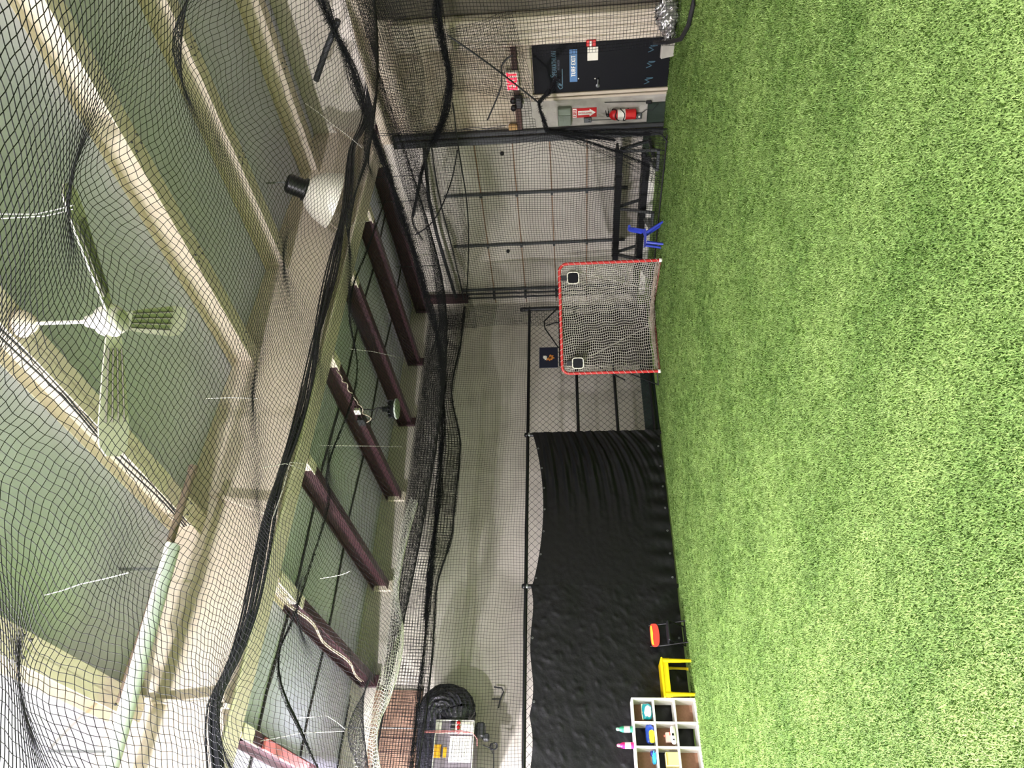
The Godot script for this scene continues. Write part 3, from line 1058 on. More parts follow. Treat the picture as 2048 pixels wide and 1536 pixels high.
	b = mb()
	b.box(Vector3(10.1, 1.17, -5.01), Vector3(0.06, 0.14, 0.1), 0.01)
	part("body", b, M.red, t)
	b = mb()
	b.box(Vector3(10.065, 1.18, -5.01), Vector3(0.02, 0.03, 0.08), 0.005)
	part("handle", b, M.white, t)
	# fire extinguisher
	var at := Vector3(10.21, 0.46, -6.23)
	t = thing("fire_extinguisher", "red fire extinguisher wrapped in its black hose on the grey board", "extinguisher", at)
	b = mb()
	b.lathe(at, [Vector2(0, 0), Vector2(0.07, 0), Vector2(0.078, 0.015), Vector2(0.078, 0.34), Vector2(0.065, 0.385), Vector2(0.03, 0.41), Vector2(0.024, 0.42), Vector2(0, 0.42)], 28)
	part("cylinder", b, M.red, t)
	b = mb()
	b.lathe(at + Vector3(0, 0.17, 0), [Vector2(0.0795, 0), Vector2(0.0795, 0.12)], 28)
	part("label_band", b, M.white, t)
	b = mb()
	b.lathe(at + Vector3(0, 0.41, 0), [Vector2(0, 0), Vector2(0.026, 0), Vector2(0.026, 0.04), Vector2(0.015, 0.05), Vector2(0, 0.05)], 16)
	b.bar(at + Vector3(0, 0.46, 0), at + Vector3(-0.03, 0.475, 0.1), 0.02, 0.012, 0.003)
	b.bar(at + Vector3(0, 0.44, 0), at + Vector3(-0.03, 0.43, 0.09), 0.02, 0.01, 0.003)
	part("valve_and_lever", b, M.black, t)
	b = mb()
	var pts := []
	for k in 40:
		var a := k * 0.34
		pts.append(at + Vector3(cos(a) * 0.088, 0.36 - k * 0.006 + 0.02 * sin(k * 0.9), sin(a) * 0.088))
	b.tube(pts, 0.008, 6)
	part("hose", b, M.black_rubber, t)
	# fire extinguisher sign: FIRE over a long down arrow
	at = Vector3(10.292, 1.26, -6.21)
	t = thing("fire_sign", "red and white fire extinguisher arrow sign above the red extinguisher", "sign", at)
	b = mb()
	b.box(at, Vector3(0.006, 0.38, 0.16), 0.001)
	part("plate", b, M.red, t)
	b = mb()
	b.prism(PackedVector2Array([Vector2(-0.035, 0.1), Vector2(0.035, 0.1), Vector2(0.035, -0.08), Vector2(0.065, -0.08), Vector2(0, -0.175), Vector2(-0.065, -0.08), Vector2(-0.035, -0.08)]), at + Vector3(-0.005, 0, 0), Vector3(0, 0, 1), Vector3.UP, 0.003)
	b.box(at + Vector3(-0.005, 0.155, 0), Vector3(0.003, 0.06, 0.15))
	part("white_arrow", b, M.white, t)
	letters("FIRE", 0.046, at + Vector3(-0.008, 0.155, 0), B, M.red, t, "Droid Sans", 0.002, 0.13)
	letters("EXTINGUISHER", 0.026, at + Vector3(-0.008, -0.01, 0), B * Basis(Vector3.BACK, -PI / 2), M.red, t, "Droid Sans", 0.002, 0.2)
	b = mb()
	b.box(Vector3(10.26, 1.575, -6.23), Vector3(0.1, 0.21, 0.3), 0.012)
	b.box(Vector3(10.205, 1.575, -6.2), Vector3(0.01, 0.2, 0.02))
	solo("breaker_box", b, M.green_box, "grey-green electrical box above the fire extinguisher sign", "box", Vector3(10.26, 1.47, -6.23))
	b = mb()
	b.box(Vector3(10.28, 1.21, -6.33), Vector3(0.05, 0.12, 0.08), 0.008)
	for z in [-6.345, -6.315]: b.box(Vector3(10.25, 1.19, z), Vector3(0.01, 0.02, 0.012))
	b.tube([Vector3(10.29, 1.15, -6.35), Vector3(10.29, 0.4, -6.36)], 0.006, 6)
	solo("outlet_box", b, M.grey_metal, "grey outlet box below the electrical box", "outlet", Vector3(10.28, 1.15, -6.33))
	t = thing("outlet_box", "grey outlet box with two white sockets low beside the extinguisher", "outlet", Vector3(10.28, 0.37, -6.31))
	b = mb()
	b.box(Vector3(10.28, 0.43, -6.31), Vector3(0.05, 0.13, 0.1), 0.008)
	part("box_body", b, M.grey_metal, t)
	for y in [0.405, 0.455]:
		b = mb()
		b.box(Vector3(10.252, y, -6.31), Vector3(0.01, 0.03, 0.035), 0.004)
		part("socket", b, M.white, t)
	# power cord with a plug hanging on the board
	b = mb()
	b.tube([Vector3(10.28, 0.95, -6.05), Vector3(10.28, 0.6, -6.06), Vector3(10.27, 0.32, -6.07)], 0.006, 6)
	b.box(Vector3(10.27, 0.27, -6.08), Vector3(0.04, 0.09, 0.05), 0.012)
	b.tube([Vector3(10.27, 0.42, -6.3), Vector3(10.26, 0.3, -6.2), Vector3(10.27, 0.2, -6.22), Vector3(10.26, 0.12, -6.1)], 0.006, 6)
	solo("power_cord", b, M.black_rubber, "black power cord and plug dangling below the fire extinguisher", "cord", Vector3(10.28, 0.3, -6.07))
	# exit sign, emergency lamp, tan block
	at = Vector3(10.24, 2.35, -5.58)
	t = thing("exit_sign", "glowing red exit sign seen through the black net", "sign", at)
	b = mb()
	b.box(at, Vector3(0.06, 0.2, 0.3), 0.01)
	part("housing", b, M.white, t)
	letters("EXIT", 0.15, at + Vector3(-0.034, 0, 0), B, M.exit_glow, t, "Droid Sans", 0.008, 0.27)
	var l := AreaLight3D.new()
	l.name = "exit_glow_light"
	l.area_size = Vector2(0.26, 0.15)
	l.basis = Basis(Vector3.UP, PI / 2)
	l.position = Vector3(-0.06, 0, 0)
	l.light_energy = 0.25
	l.light_color = rgb(255, 40, 70)
	l.shadow_enabled = true
	t.add_child(l)
	b = mb()
	b.box(Vector3(10.24, 2.28, -5.93), Vector3(0.1, 0.12, 0.2), 0.02)
	for z in [-5.99, -5.87]: b.lathe(Vector3(10.2, 2.36, z), [Vector2(0, 0.0), Vector2(0.04, 0.0), Vector2(0.045, 0.05), Vector2(0, 0.05)], 14, Basis(Vector3.BACK, PI / 2))
	solo("emergency_lamp", b, M.black, "black twin-head emergency lamp left of the exit sign", "lamp", Vector3(10.24, 2.22, -5.93))
	b = mb()
	b.box(Vector3(10.24, 2.4, -6.36), Vector3(0.06, 0.14, 0.09), 0.01)
	solo("wire_block", b, M.tan_box, "small tan wiring block on the dark corner post", "box", Vector3(10.24, 2.33, -6.36))
	b = mb()
	for s in [0.0, 0.03]:
		var w := []
		for k in 20: w.append(Vector3(10.22, 2.5 + k * 0.11, -6.36 + s + 0.015 * sin(k * 1.3 + s * 40.0)))
		b.tube(w, 0.006, 6)
	solo("corner_wires", b, M.cable, "thin wires running up the dark corner post", "wires", Vector3(10.22, 2.5, -6.36))
	# crumpled plastic and the black hose at the foot of the post
	rng.seed = 44
	var nz := FastNoiseLite.new()
	nz.seed = 44
	nz.frequency = 3.2
	t = thing("plastic_sheet", "crumpled silvery plastic heaped at the foot of the beige post", "plastic", Vector3(9.98, 0.02, -4.72))
	for q in [[Vector3(9.95, 0.16, -4.6), Vector3(0.14, 0.16, 0.26)], [Vector3(10.0, 0.1, -4.86), Vector3(0.12, 0.1, 0.16)]]:
		b = mb()
		var rows := []
		for i in 17:
			var row := []
			for j in 33:
				var th := PI * i / 16.0
				var ph := TAU * j / 32.0
				var d := Vector3(sin(th) * cos(ph), cos(th), sin(th) * sin(ph))
				var k := 0.85 + 0.5 * nz.get_noise_3dv(d * 1.2 + q[0]) + 0.12 * sin(ph * 9.0 + th * 4.0)
				row.append(q[0] + d * q[1] * k)
			rows.append(row)
		b.grid(rows)
		part("crumple", b, M.foil, t)
	b = mb()
	b.box(Vector3(9.98, 0.1, -5.1), Vector3(0.05, 0.2, 0.26), 0.008, Basis(Vector3.BACK, 0.3))
	solo("grey_board", b, M.grey_board, "short weathered grey board leaning at the corner of the exit door", "board", Vector3(9.98, 0.0, -5.1))
	b = mb()
	b.tube([Vector3(9.72, 0.03, -4.2), Vector3(8.776, 0.040, -3.760), Vector3(8.724, 0.040, -3.961), Vector3(8.873, 0.040, -4.263), Vector3(9.248, 0.050, -4.618), Vector3(9.9, 0.12, -4.98), Vector3(10.0, 0.3, -5.02)], 0.028, 10)
	solo("black_hose", b, M.black_rubber, "black hose lying along the turf edge near the exit door", "hose", Vector3(8.873, 0.040, -4.263))


# ---------------------------------------------------------------- heater and duct above the fence
func heater() -> void:
	var t := thing("duct_heater", "white hung heater cabinet with warning labels and red dials", "heater", Vector3(1.9, 3.1, -11.25))
	var b := mb()
	b.box(Vector3(1.88, 3.4, -11.35), Vector3(1.28, 0.57, 0.5), 0.015)
	part("cabinet", b, M.heater, t)
	var zf := -11.097
	b = mb()
	for x in [2.51, 2.335]: b.box(Vector3(x, 3.4, zf), Vector3(0.012, 0.57, 0.012), 0.003)
	for y in [3.12, 3.68]: b.box(Vector3(1.9, y, zf), Vector3(1.22, 0.012, 0.012), 0.003)
	part("panel_edges", b, M.white, t)
	b = mb()
	b.box(Vector3(2.42, 3.29, zf - 0.0), Vector3(0.15, 0.32, 0.008), 0.002)
	b.box(Vector3(2.42, 3.64, zf), Vector3(0.14, 0.09, 0.008), 0.002)
	b.box(Vector3(2.13, 3.3, zf), Vector3(0.34, 0.32, 0.008), 0.002)
	part("label_sheet", b, M.white, t)
	for k in 3:
		b = mb()
		b.lathe(Vector3(2.475 - 0.06 * k, 3.345, zf + 0.008), [Vector2(0.026, 0), Vector2(0.024, 0.03), Vector2(0, 0.032)], 16, Basis(Vector3.RIGHT, PI / 2))
		part("dial", b, M.red, t)
		b = mb()
		b.box(Vector3(2.475 - 0.06 * k, 3.43, zf + 0.012), Vector3(0.045, 0.07, 0.02), 0.005)
		part("switch", b, M.black, t)
	b = mb()
	b.box(Vector3(2.1, 3.63, zf), Vector3(0.17, 0.11, 0.008), 0.002)
	b.box(Vector3(2.085, 3.52, zf), Vector3(0.13, 0.05, 0.008), 0.002)
	var lb := part("warning_label", b, mat(rgb(240, 176, 20), 0.6), t)
	letters("WARNING", 0.028, Vector3(2.1, 3.575, zf + 0.006), Basis.IDENTITY, M.black, lb, "Droid Sans", 0.002, 0.15)
	for k in 7:
		b = mb()
		b.box(Vector3(2.13, 3.42 - 0.036 * k, zf + 0.006), Vector3(0.26 - 0.04 * (k % 3), 0.007, 0.002))
		part("print_line", b, mat(rgb(150, 150, 150), 0.8), lb)
	b = mb()
	for k in 3: b.box(Vector3(1.82 - 0.17 * k, 3.3, zf), Vector3(0.11, 0.26, 0.012), 0.003)
	part("vent", b, mat(rgb(120, 116, 122), 0.6), t)
	b = mb()
	for s in [0.0, 0.018]:
		b.tube([Vector3(2.33 + s, 3.86, zf + 0.05), Vector3(2.34 + s, 3.6, zf + 0.045), Vector3(2.345 + s, 3.3, zf + 0.05), Vector3(2.33, 3.12, zf + 0.05), Vector3(2.26, 3.06, zf + 0.02), Vector3(2.18, 3.06, zf - 0.02)], 0.006, 6)
	part("red_wire", b, mat(rgb(200, 120, 118), 0.5), t)
	for x in [2.45, 1.4]:
		b = mb()
		b.tube([Vector3(x, 3.68, -11.35), Vector3(x, 5.32, -11.35)], 0.008, 6)
		part("hanging_rod", b, M.galv, t)
	b = mb()
	b.box(Vector3(2.42, 3.04, -11.3), Vector3(0.2, 0.12, 0.2), 0.02)
	b.box(Vector3(2.33, 2.96, -11.3), Vector3(0.1, 0.1, 0.12), 0.02)
	part("burner_box", b, M.dark_grey, t)
	# gathered black plastic duct: out of the cabinet end, up and back over it
	var at := Vector3(2.56, 3.36, -11.38)
	t = thing("air_duct", "wrinkled shiny black plastic air duct bending back over the heater", "duct", at)
	b = mb()
	var path := []
	for k in 4: path.append(Vector3(2.5 + k * 0.035, 3.42, -11.4))
	for k in 22:
		var a := -PI / 2 + PI * k / 21.0
		path.append(Vector3(2.63 + cos(a) * 0.17, 3.6 + sin(a) * 0.17, -11.42 - 0.004 * k))
	for k in 16: path.append(Vector3(2.6 - k * 0.07, 3.76 - 0.005 * k, -11.52))
	var nz := FastNoiseLite.new()
	nz.seed = 51
	nz.frequency = 1.0
	var rows := []
	var prev := Vector3(0, 0, 1)
	for i in path.size():
		var tg: Vector3 = (path[mini(i + 1, path.size() - 1)] - path[maxi(i - 1, 0)]).normalized()
		prev = (prev - tg * prev.dot(tg)).normalized()
		var q := tg.cross(prev)
		var row := []
		for j in 145:
			var a := TAU * (j % 144) / 144.0
			var rr := 0.21 if i < 3 else 0.27
			if i > 3 and i < 28: rr = 0.27 + 0.03 * sin(PI * (i - 3) / 25.0)
			var wr := 0.03 * nz.get_noise_2d((j % 144) * 0.4, i * 0.1) + 0.022 * sin(a * 20.0 + 2.0 * nz.get_noise_2d(i * 0.3, 3.0)) * (0.5 + 0.5 * nz.get_noise_2d(a * 2.0, i * 0.2))
			row.append(path[i] + (prev * cos(a) + q * sin(a)) * (rr + (wr if i > 2 else 0.0)))
		rows.append(row)
	b.grid(rows)
	part("duct_skin", b, M.duct_black, t)
	b = mb()
	var ring := []
	for k in 33: ring.append(Vector3(2.545, 3.42 + cos(TAU * k / 32) * 0.215, -11.4 + sin(TAU * k / 32) * 0.215))
	b.tube(ring, 0.012, 6)
	part("collar_band", b, M.galv, t)
	# hook of wire and hanging cable on the wall
	b = mb()
	b.tube([Vector3(3.194, 2.943, -11.900), Vector3(3.180, 2.813, -11.900), Vector3(3.119, 2.787, -11.900), Vector3(2.999, 2.838, -11.900), Vector3(2.879, 2.857, -11.900)], 0.012, 6)
	b.tube([Vector3(3.012, 2.966, -11.900), Vector3(3.014, 2.815, -11.900)], 0.012, 6)
	solo("wall_hook", b, M.dark_grey, "dark wire hook on the off-white wall beside the duct", "hook", Vector3(3.074, 2.809, -11.900))
	b = mb()
	var lp := [Vector3(2.228, 3.007, -11.300), Vector3(2.190, 2.895, -11.300), Vector3(2.112, 2.848, -11.300)]
	for k in 20: lp.append(Vector3(2.21 + cos(k * 0.7) * 0.045, 2.86 - k * 0.002 + sin(k * 0.7) * 0.045, -11.3 + 0.002 * k))
	lp.append(Vector3(2.034, 2.837, -11.300)); lp.append(Vector3(1.780, 2.832, -11.300))
	b.tube(lp, 0.008, 6)
	solo("cable_coil", b, M.cable, "small coil of black cable hanging under the heater", "cable", Vector3(2.2, 2.84, -11.3))
	b = mb()
	b.box(Vector3(2.1, 4.5, -11.97), Vector3(2.1, 0.78, 0.03), 0.004)
	t = thing("plywood_sheet", "brown plywood sheet on the wall above the black duct", "plywood", Vector3(2.1, 4.1, -11.97))
	part("sheet", b, M.plywood, t)
	b = mb()
	for x in [2.44, 2.24]: b.box(Vector3(x, 4.5, -11.953), Vector3(0.012, 0.78, 0.006))
	part("joint", b, M.brown, t)
	b = mb()
	var g := []
	for k in 40: g.append(Vector3(1.35 - k * 0.02, 4.92 + 0.05 * sin(k * 1.9) + 0.03 * sin(k * 0.7), -8.7 + 0.06 * cos(k * 2.3)))
	b.tube(g, 0.012, 6)
	g = []
	for k in 26: g.append(Vector3(1.42 - k * 0.02, 4.8 + 0.06 * sin(k * 2.4), -9.2 + 0.05 * cos(k * 1.7)))
	b.tube(g, 0.012, 6)
	solo("cord_tangle", b, M.cord, "tangle of white cord on the red beam above the heater", "cord", Vector3(1.1, 4.9, -8.8))
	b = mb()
	b.bar(Vector3(1.6, 5.005, -8.2), Vector3(1.6, 4.96, -9.6), 0.13, 0.035, 0.012)  # pink colour paints the lamplight on the red beam's underside
	solo("painted_beam_light", b, mat(rgb(206, 110, 116), 0.6), "pink bar painting the light on the underside of the beam above the heater", "painted_light", Vector3(1.4, 4.9, -8.7))


# ---------------------------------------------------------------- goal
func goal() -> void:
	var lo := Vector3(7.952, 0.0, -9.838)
	var d := Vector3(1.143, 0, 1.558)
	var W := d.length()
	d = d.normalized()
	var n := Vector3(-d.z, 0, d.x)
	var H := 1.73
	var P := func(x: float, y: float, z: float) -> Vector3: return lo + d * x + Vector3.UP * y + n * z
	var t := thing("lacrosse_goal", "red-framed lacrosse goal with a white net on the turf", "goal", P.call(W / 2, 0, 0))
	var b := mb()
	var c := []
	c.append(P.call(0, 0.03, 0))
	c.append(P.call(0, H - 0.16, 0))
	for k in 7: c.append(P.call(0.13 - cos(PI / 2 * k / 6.0) * 0.13, H - 0.13 + sin(PI / 2 * k / 6.0) * 0.13, 0))
	c.append(P.call(W * 0.5, H, 0))
	for k in 7: c.append(P.call(W - 0.13 + sin(PI / 2 * k / 6.0) * 0.13, H - 0.13 + cos(PI / 2 * k / 6.0) * 0.13, 0))
	c.append(P.call(W, 0.03, 0))
	b.tube(c, 0.026, 12)
	part("mouth_frame", b, M.goal_red, t)
	b = mb()
	# spiral lacing on the frame
	var lace := []
	var cv := Curve3D.new()
	for q in c: cv.add_point(q)
	var L := cv.get_baked_length()
	for k in 720:
		var f := k / 719.0
		var p := cv.sample_baked(f * L)
		var q := cv.sample_baked(minf(L, f * L + 0.01))
		var tg := (q - cv.sample_baked(maxf(0, f * L - 0.01))).normalized()
		var s := tg.cross(n)
		lace.append(p + (n * cos(f * 330.0) + s * sin(f * 330.0)) * 0.029)
	b.tube(lace, 0.0035, 4, false)
	part("lacing", b, M.white_twine, t)
	b = mb()
	b.tube([P.call(0, 0.02, 0), P.call(W * 0.5, 0.02, -0.98), P.call(W, 0.02, 0)], 0.018, 10)
	part("ground_frame", b, mat(rgb(120, 66, 56), 0.5), t)
	b = mb()
	for k in 2: gather(b, [P.call(0.04, 0.05, -0.05), P.call(0.4, 0.05 + 0.03 * k, -0.42 + 0.1 * k), P.call(W * 0.5, 0.06 + 0.03 * k, -0.82 + 0.16 * k), P.call(W - 0.4, 0.05 + 0.03 * k, -0.42 + 0.1 * k), P.call(W - 0.04, 0.05, -0.05)], 0.05, 14, 40 + k, 0.003)
	part("bunched_hem", b, M.frame, t, true)
	for x in [0.0, W]:
		b = mb()
		b.lathe(P.call(x, 0.0, 0.0), [Vector2(0.0, 0.0), Vector2(0.034, 0.0), Vector2(0.034, 0.05), Vector2(0.0, 0.05)], 12)
		part("foot_sleeve", b, M.white, t)
	# net: a square-mesh sheet falling back from the crossbar to the ground V
	b = mb()
	var S := 46
	var T := 46
	var pt := []
	for i in S + 1:
		var row := PackedVector3Array()
		for j in T + 1:
			var s := i / float(S)
			var f := j / float(T)
			var v := 1.0 - pow(absf(2.0 * s - 1.0), 1.5)
			var dep := 1.0 * v * pow(f, 0.85) + 0.06 * sin(f * PI) * v
			var y := (H - 0.02) * (1.0 - f) + 0.02
			var x := W * s
			# the sheet bellies and pinches where it is tied to the ground bar
			if f > 0.8: dep -= 0.25 * v * pow((f - 0.8) / 0.2, 2.0) * (0.6 + 0.4 * sin(s * 19.0))
			row.append(P.call(x + 0.012 * sin(j * 0.7 + i * 0.3), y + 0.01 * sin(i * 0.8), -dep))
		pt.append(row)
	for i in S + 1: b.twine(pt[i], 0.0046)
	for j in T + 1:
		var row := PackedVector3Array()
		for i in S + 1: row.append(pt[i][j])
		b.twine(row, 0.0046)
	part("netting", b, M.white_twine, t, true)
	b = mb()
	for q in [[0.12, 0.55], [W - 0.12, 0.42]]:
		var e := PackedVector3Array()
		for k in 24:
			var f := k / 23.0
			e.append(P.call(lerpf(q[0], lerpf(q[0], W * 0.5, 0.6), f), lerpf(H - 0.2, 0.08, f), -0.1 - f * 0.9))
		for r in 3:
			var e2 := PackedVector3Array()
			for k in e.size(): e2.append(e[k] + Vector3(0.008 * sin(k * 1.3 + r * 2), 0.01 * r, 0.008 * cos(k * 1.1 + r)))
			b.twine(e2, 0.006)
	part("gathered_cord", b, M.white_twine, t)
	b = mb()
	b.tube([P.call(0.0, 0.62, -0.02), P.call(-0.28, 0.03, -0.1)], 0.012, 8)
	b.tube([P.call(-0.28, 0.03, -0.1), P.call(-0.02, 0.06, -0.05)], 0.01, 8)
	part("side_brace", b, M.black_metal, t)
	# two corner targets
	for q in [[0.2, 1.45, "left", "black and white corner target hung from the goal's fence-side top corner"], [W - 0.235, 1.5, "right", "black and white corner target hung from the goal's bleacher-side top corner"]]:
		var o: Vector3 = P.call(q[0], q[1], 0.04)
		var g := thing("corner_target", q[3], "target", o, "goal corner targets")
		var poly := PackedVector2Array()
		for k in 32:
			var a := TAU * k / 32.0
			var e := 0.105 / pow(pow(absf(cos(a)), 5.0) + pow(absf(sin(a)), 5.0), 0.2)
			poly.append(Vector2(cos(a), sin(a)) * e)
		b = mb()
		b.prism(poly, o, d, Vector3.UP, 0.03)
		part("pad", b, M.door, g)
		b = mb()
		for k in 4:
			var arc := []
			for j in 11:
				var a := TAU * k / 4.0 + lerpf(0.12, PI / 2 - 0.12, j / 10.0)
				var e := 0.095 / pow(pow(absf(cos(a)), 5.0) + pow(absf(sin(a)), 5.0), 0.2)
				arc.append(o + (d * cos(a) + Vector3.UP * sin(a)) * e + n * 0.014)
			b.tube(arc, 0.011, 6)
			var m := TAU * k / 4.0
			var cc: Vector3 = o + (d * cos(m) + Vector3.UP * sin(m)) * 0.096 + n * 0.014
			b.box(cc, Vector3(0.05, 0.014, 0.02), 0.004, Basis(d.rotated(n, m + PI / 2), Vector3.UP.rotated(n, m + PI / 2), n))
		part("border", b, mat(rgb(216, 214, 196), 0.5), g)
		b = mb()
		b.box(o + Vector3.UP * 0.15, Vector3(0.09, 0.1, 0.02), 0.004, Basis(d, Vector3.UP, n))
		b.tube([o + Vector3.UP * 0.18 - d * 0.04, P.call(q[0], H + 0.03, 0), o + Vector3.UP * 0.18 + d * 0.04], 0.006, 6)
		part("strap", b, M.black_rubber, g)
	# dark folded frame behind the goal
	b = mb()
	b.tube([Vector3(10.061, 1.820, -10.350), Vector3(9.714, 2.082, -10.350), Vector3(9.525, 2.062, -10.350), Vector3(9.031, 1.811, -10.350), Vector3(8.176, 0.589, -10.350)], 0.014, 8)
	b.tube([Vector3(9.604, 2.042, -10.350), Vector3(9.676, 1.844, -10.350), Vector3(9.664, 0.099, -10.350)], 0.012, 8)
	b.tube([Vector3(10.061, 1.820, -10.350), Vector3(10.040, -0.032, -10.350)], 0.014, 8)
	solo("folded_frame", b, M.black_metal, "folded black tube frame standing between the goal and the fence", "frame", Vector3(9.527, 0.014, -10.350))


# ---------------------------------------------------------------- bleachers
func bleachers() -> void:
	var t := thing("bleacher", "two-row bleacher with black planks and grey legs behind the net", "bleacher", Vector3(11, 0, -8.9))
	for q in [[11.32, 0.63, -7.55, -10.15], [10.85, 0.2, -7.35, -9.95]]:
		var b := mb()
		b.box(Vector3(q[0], q[1], (q[2] + q[3]) * 0.5), Vector3(0.26, 0.05, q[2] - q[3]), 0.01)
		b.box(Vector3(q[0] - 0.14, q[1] - 0.03, (q[2] + q[3]) * 0.5), Vector3(0.03, 0.12, q[2] - q[3]), 0.008)
		var pl := part("plank", b, M.black, t)
		b = mb()
		var k: float = q[2] - 0.08
		while k > q[3]:
			b.lathe(Vector3(q[0] - 0.13, q[1] + 0.025, k), [Vector2(0.03, 0.0), Vector2(0.026, 0.014), Vector2(0.0, 0.02)], 8)
			k -= 0.17
		part("ridge_clips", b, M.black, pl, true)
		b = mb()
		b.lathe(Vector3(q[0] - 0.1, q[1] + 0.02, q[2] + 0.0), [Vector2(0.05, -0.02), Vector2(0.04, 0.03), Vector2(0.012, 0.05), Vector2(0, 0.05)], 10, Basis(Vector3.RIGHT, PI / 2))
		part("end_cap", b, M.black_rubber, pl)
	for s in [0.0, -1.28, -2.45]:
		var z := Vector3(0, 0, s)
		var f1: Vector3 = Vector3(10.35, 0.04, -7.0) + z
		var f2: Vector3 = Vector3(10.3, 0.04, -7.35) + z
		var p1: Vector3 = Vector3(11.3, 0.58, -7.62) + z
		var p2: Vector3 = Vector3(10.85, 0.15, -7.45) + z
		var b := mb()
		b.bar(f1, p1, 0.05, 0.08, 0.006)
		part("leg", b, M.grey_metal, t)
		b = mb()
		b.bar(p2, f2, 0.05, 0.06, 0.006)
		part("leg", b, M.galv, t)
		b = mb()
		b.bar(f1, f2, 0.05, 0.05, 0.006)
		b.bar(f2, Vector3(11.6, 0.04, -7.6) + z, 0.05, 0.05, 0.006)
		part("foot_rail", b, M.grey_metal, t)
		b = mb()
		b.bar(Vector3(11.35, 0.58, -7.62) + z, Vector3(11.55, 0.04, -7.6) + z, 0.05, 0.05, 0.006)
		part("leg", b, M.grey_metal, t)
	# blue child's chair on the turf in front
	var at := Vector3(9.34, 0, -7.96)
	t = thing("child_chair", "blue plastic child's chair in front of the bleacher", "chair", at)
	var f := Vector3(-0.787, 0, -0.617)
	var w := Vector3(-0.617, 0, 0.787)
	var P := func(x: float, y: float, z: float) -> Vector3: return at + f * x + Vector3.UP * y + w * z
	var b := mb()
	var rows := []
	for i in 15:
		var row := []
		var s := i / 14.0
		# profile from the top of the back down into the seat
		var q: Vector2
		if s < 0.55: q = Vector2(-0.15 + 0.05 * s / 0.55, lerpf(0.54, 0.31, s / 0.55))
		elif s < 0.68: q = Vector2(-0.1 + 0.05 * (s - 0.55) / 0.13, 0.31 - 0.04 * (s - 0.55) / 0.13)
		else: q = Vector2(lerpf(-0.05, 0.17, (s - 0.68) / 0.32), 0.27 + 0.015 * (s - 0.68) / 0.32)
		for j in 9:
			var e := (j / 8.0 - 0.5) * 2.0
			row.append(P.call(q.x + (0.03 * e * e if s < 0.55 else 0.0), q.y + (0.012 * e * e if s > 0.6 else 0.0), e * 0.15 * (0.85 if s < 0.1 else 1.0)))
		rows.append(row)
	b.grid(rows)
	var r2 := []
	for r in rows:
		var q := []
		for p in r: q.append(p + Vector3(0, -0.012, 0) - f * 0.014)
		r2.append(q)
	b.grid(r2)
	for i in 14:
		for j in [0, 8]: b.quad(rows[i][j], rows[i + 1][j], r2[i + 1][j], r2[i][j], w * (j - 4.0))
	for j in 8:
		b.quad(rows[0][j], rows[0][j + 1], r2[0][j + 1], r2[0][j], Vector3.UP)
		b.quad(rows[14][j], rows[14][j + 1], r2[14][j + 1], r2[14][j], f)
	b.tube([P.call(-0.155, 0.54, -0.13), P.call(-0.155, 0.55, 0.13)], 0.022, 10)
	part("seat_shell", b, M.blue, t)
	for s in [-1, 1]:
		b = mb()
		b.tube([P.call(0.12, 0.27, 0.12 * s), P.call(0.17, 0.0, 0.15 * s)], [0.028, 0.02], 8)
		part("leg", b, M.blue, t)
		b = mb()
		b.tube([P.call(-0.04, 0.27, 0.12 * s), P.call(-0.2, 0.0, 0.15 * s)], [0.028, 0.02], 8)
		part("leg", b, M.blue, t)


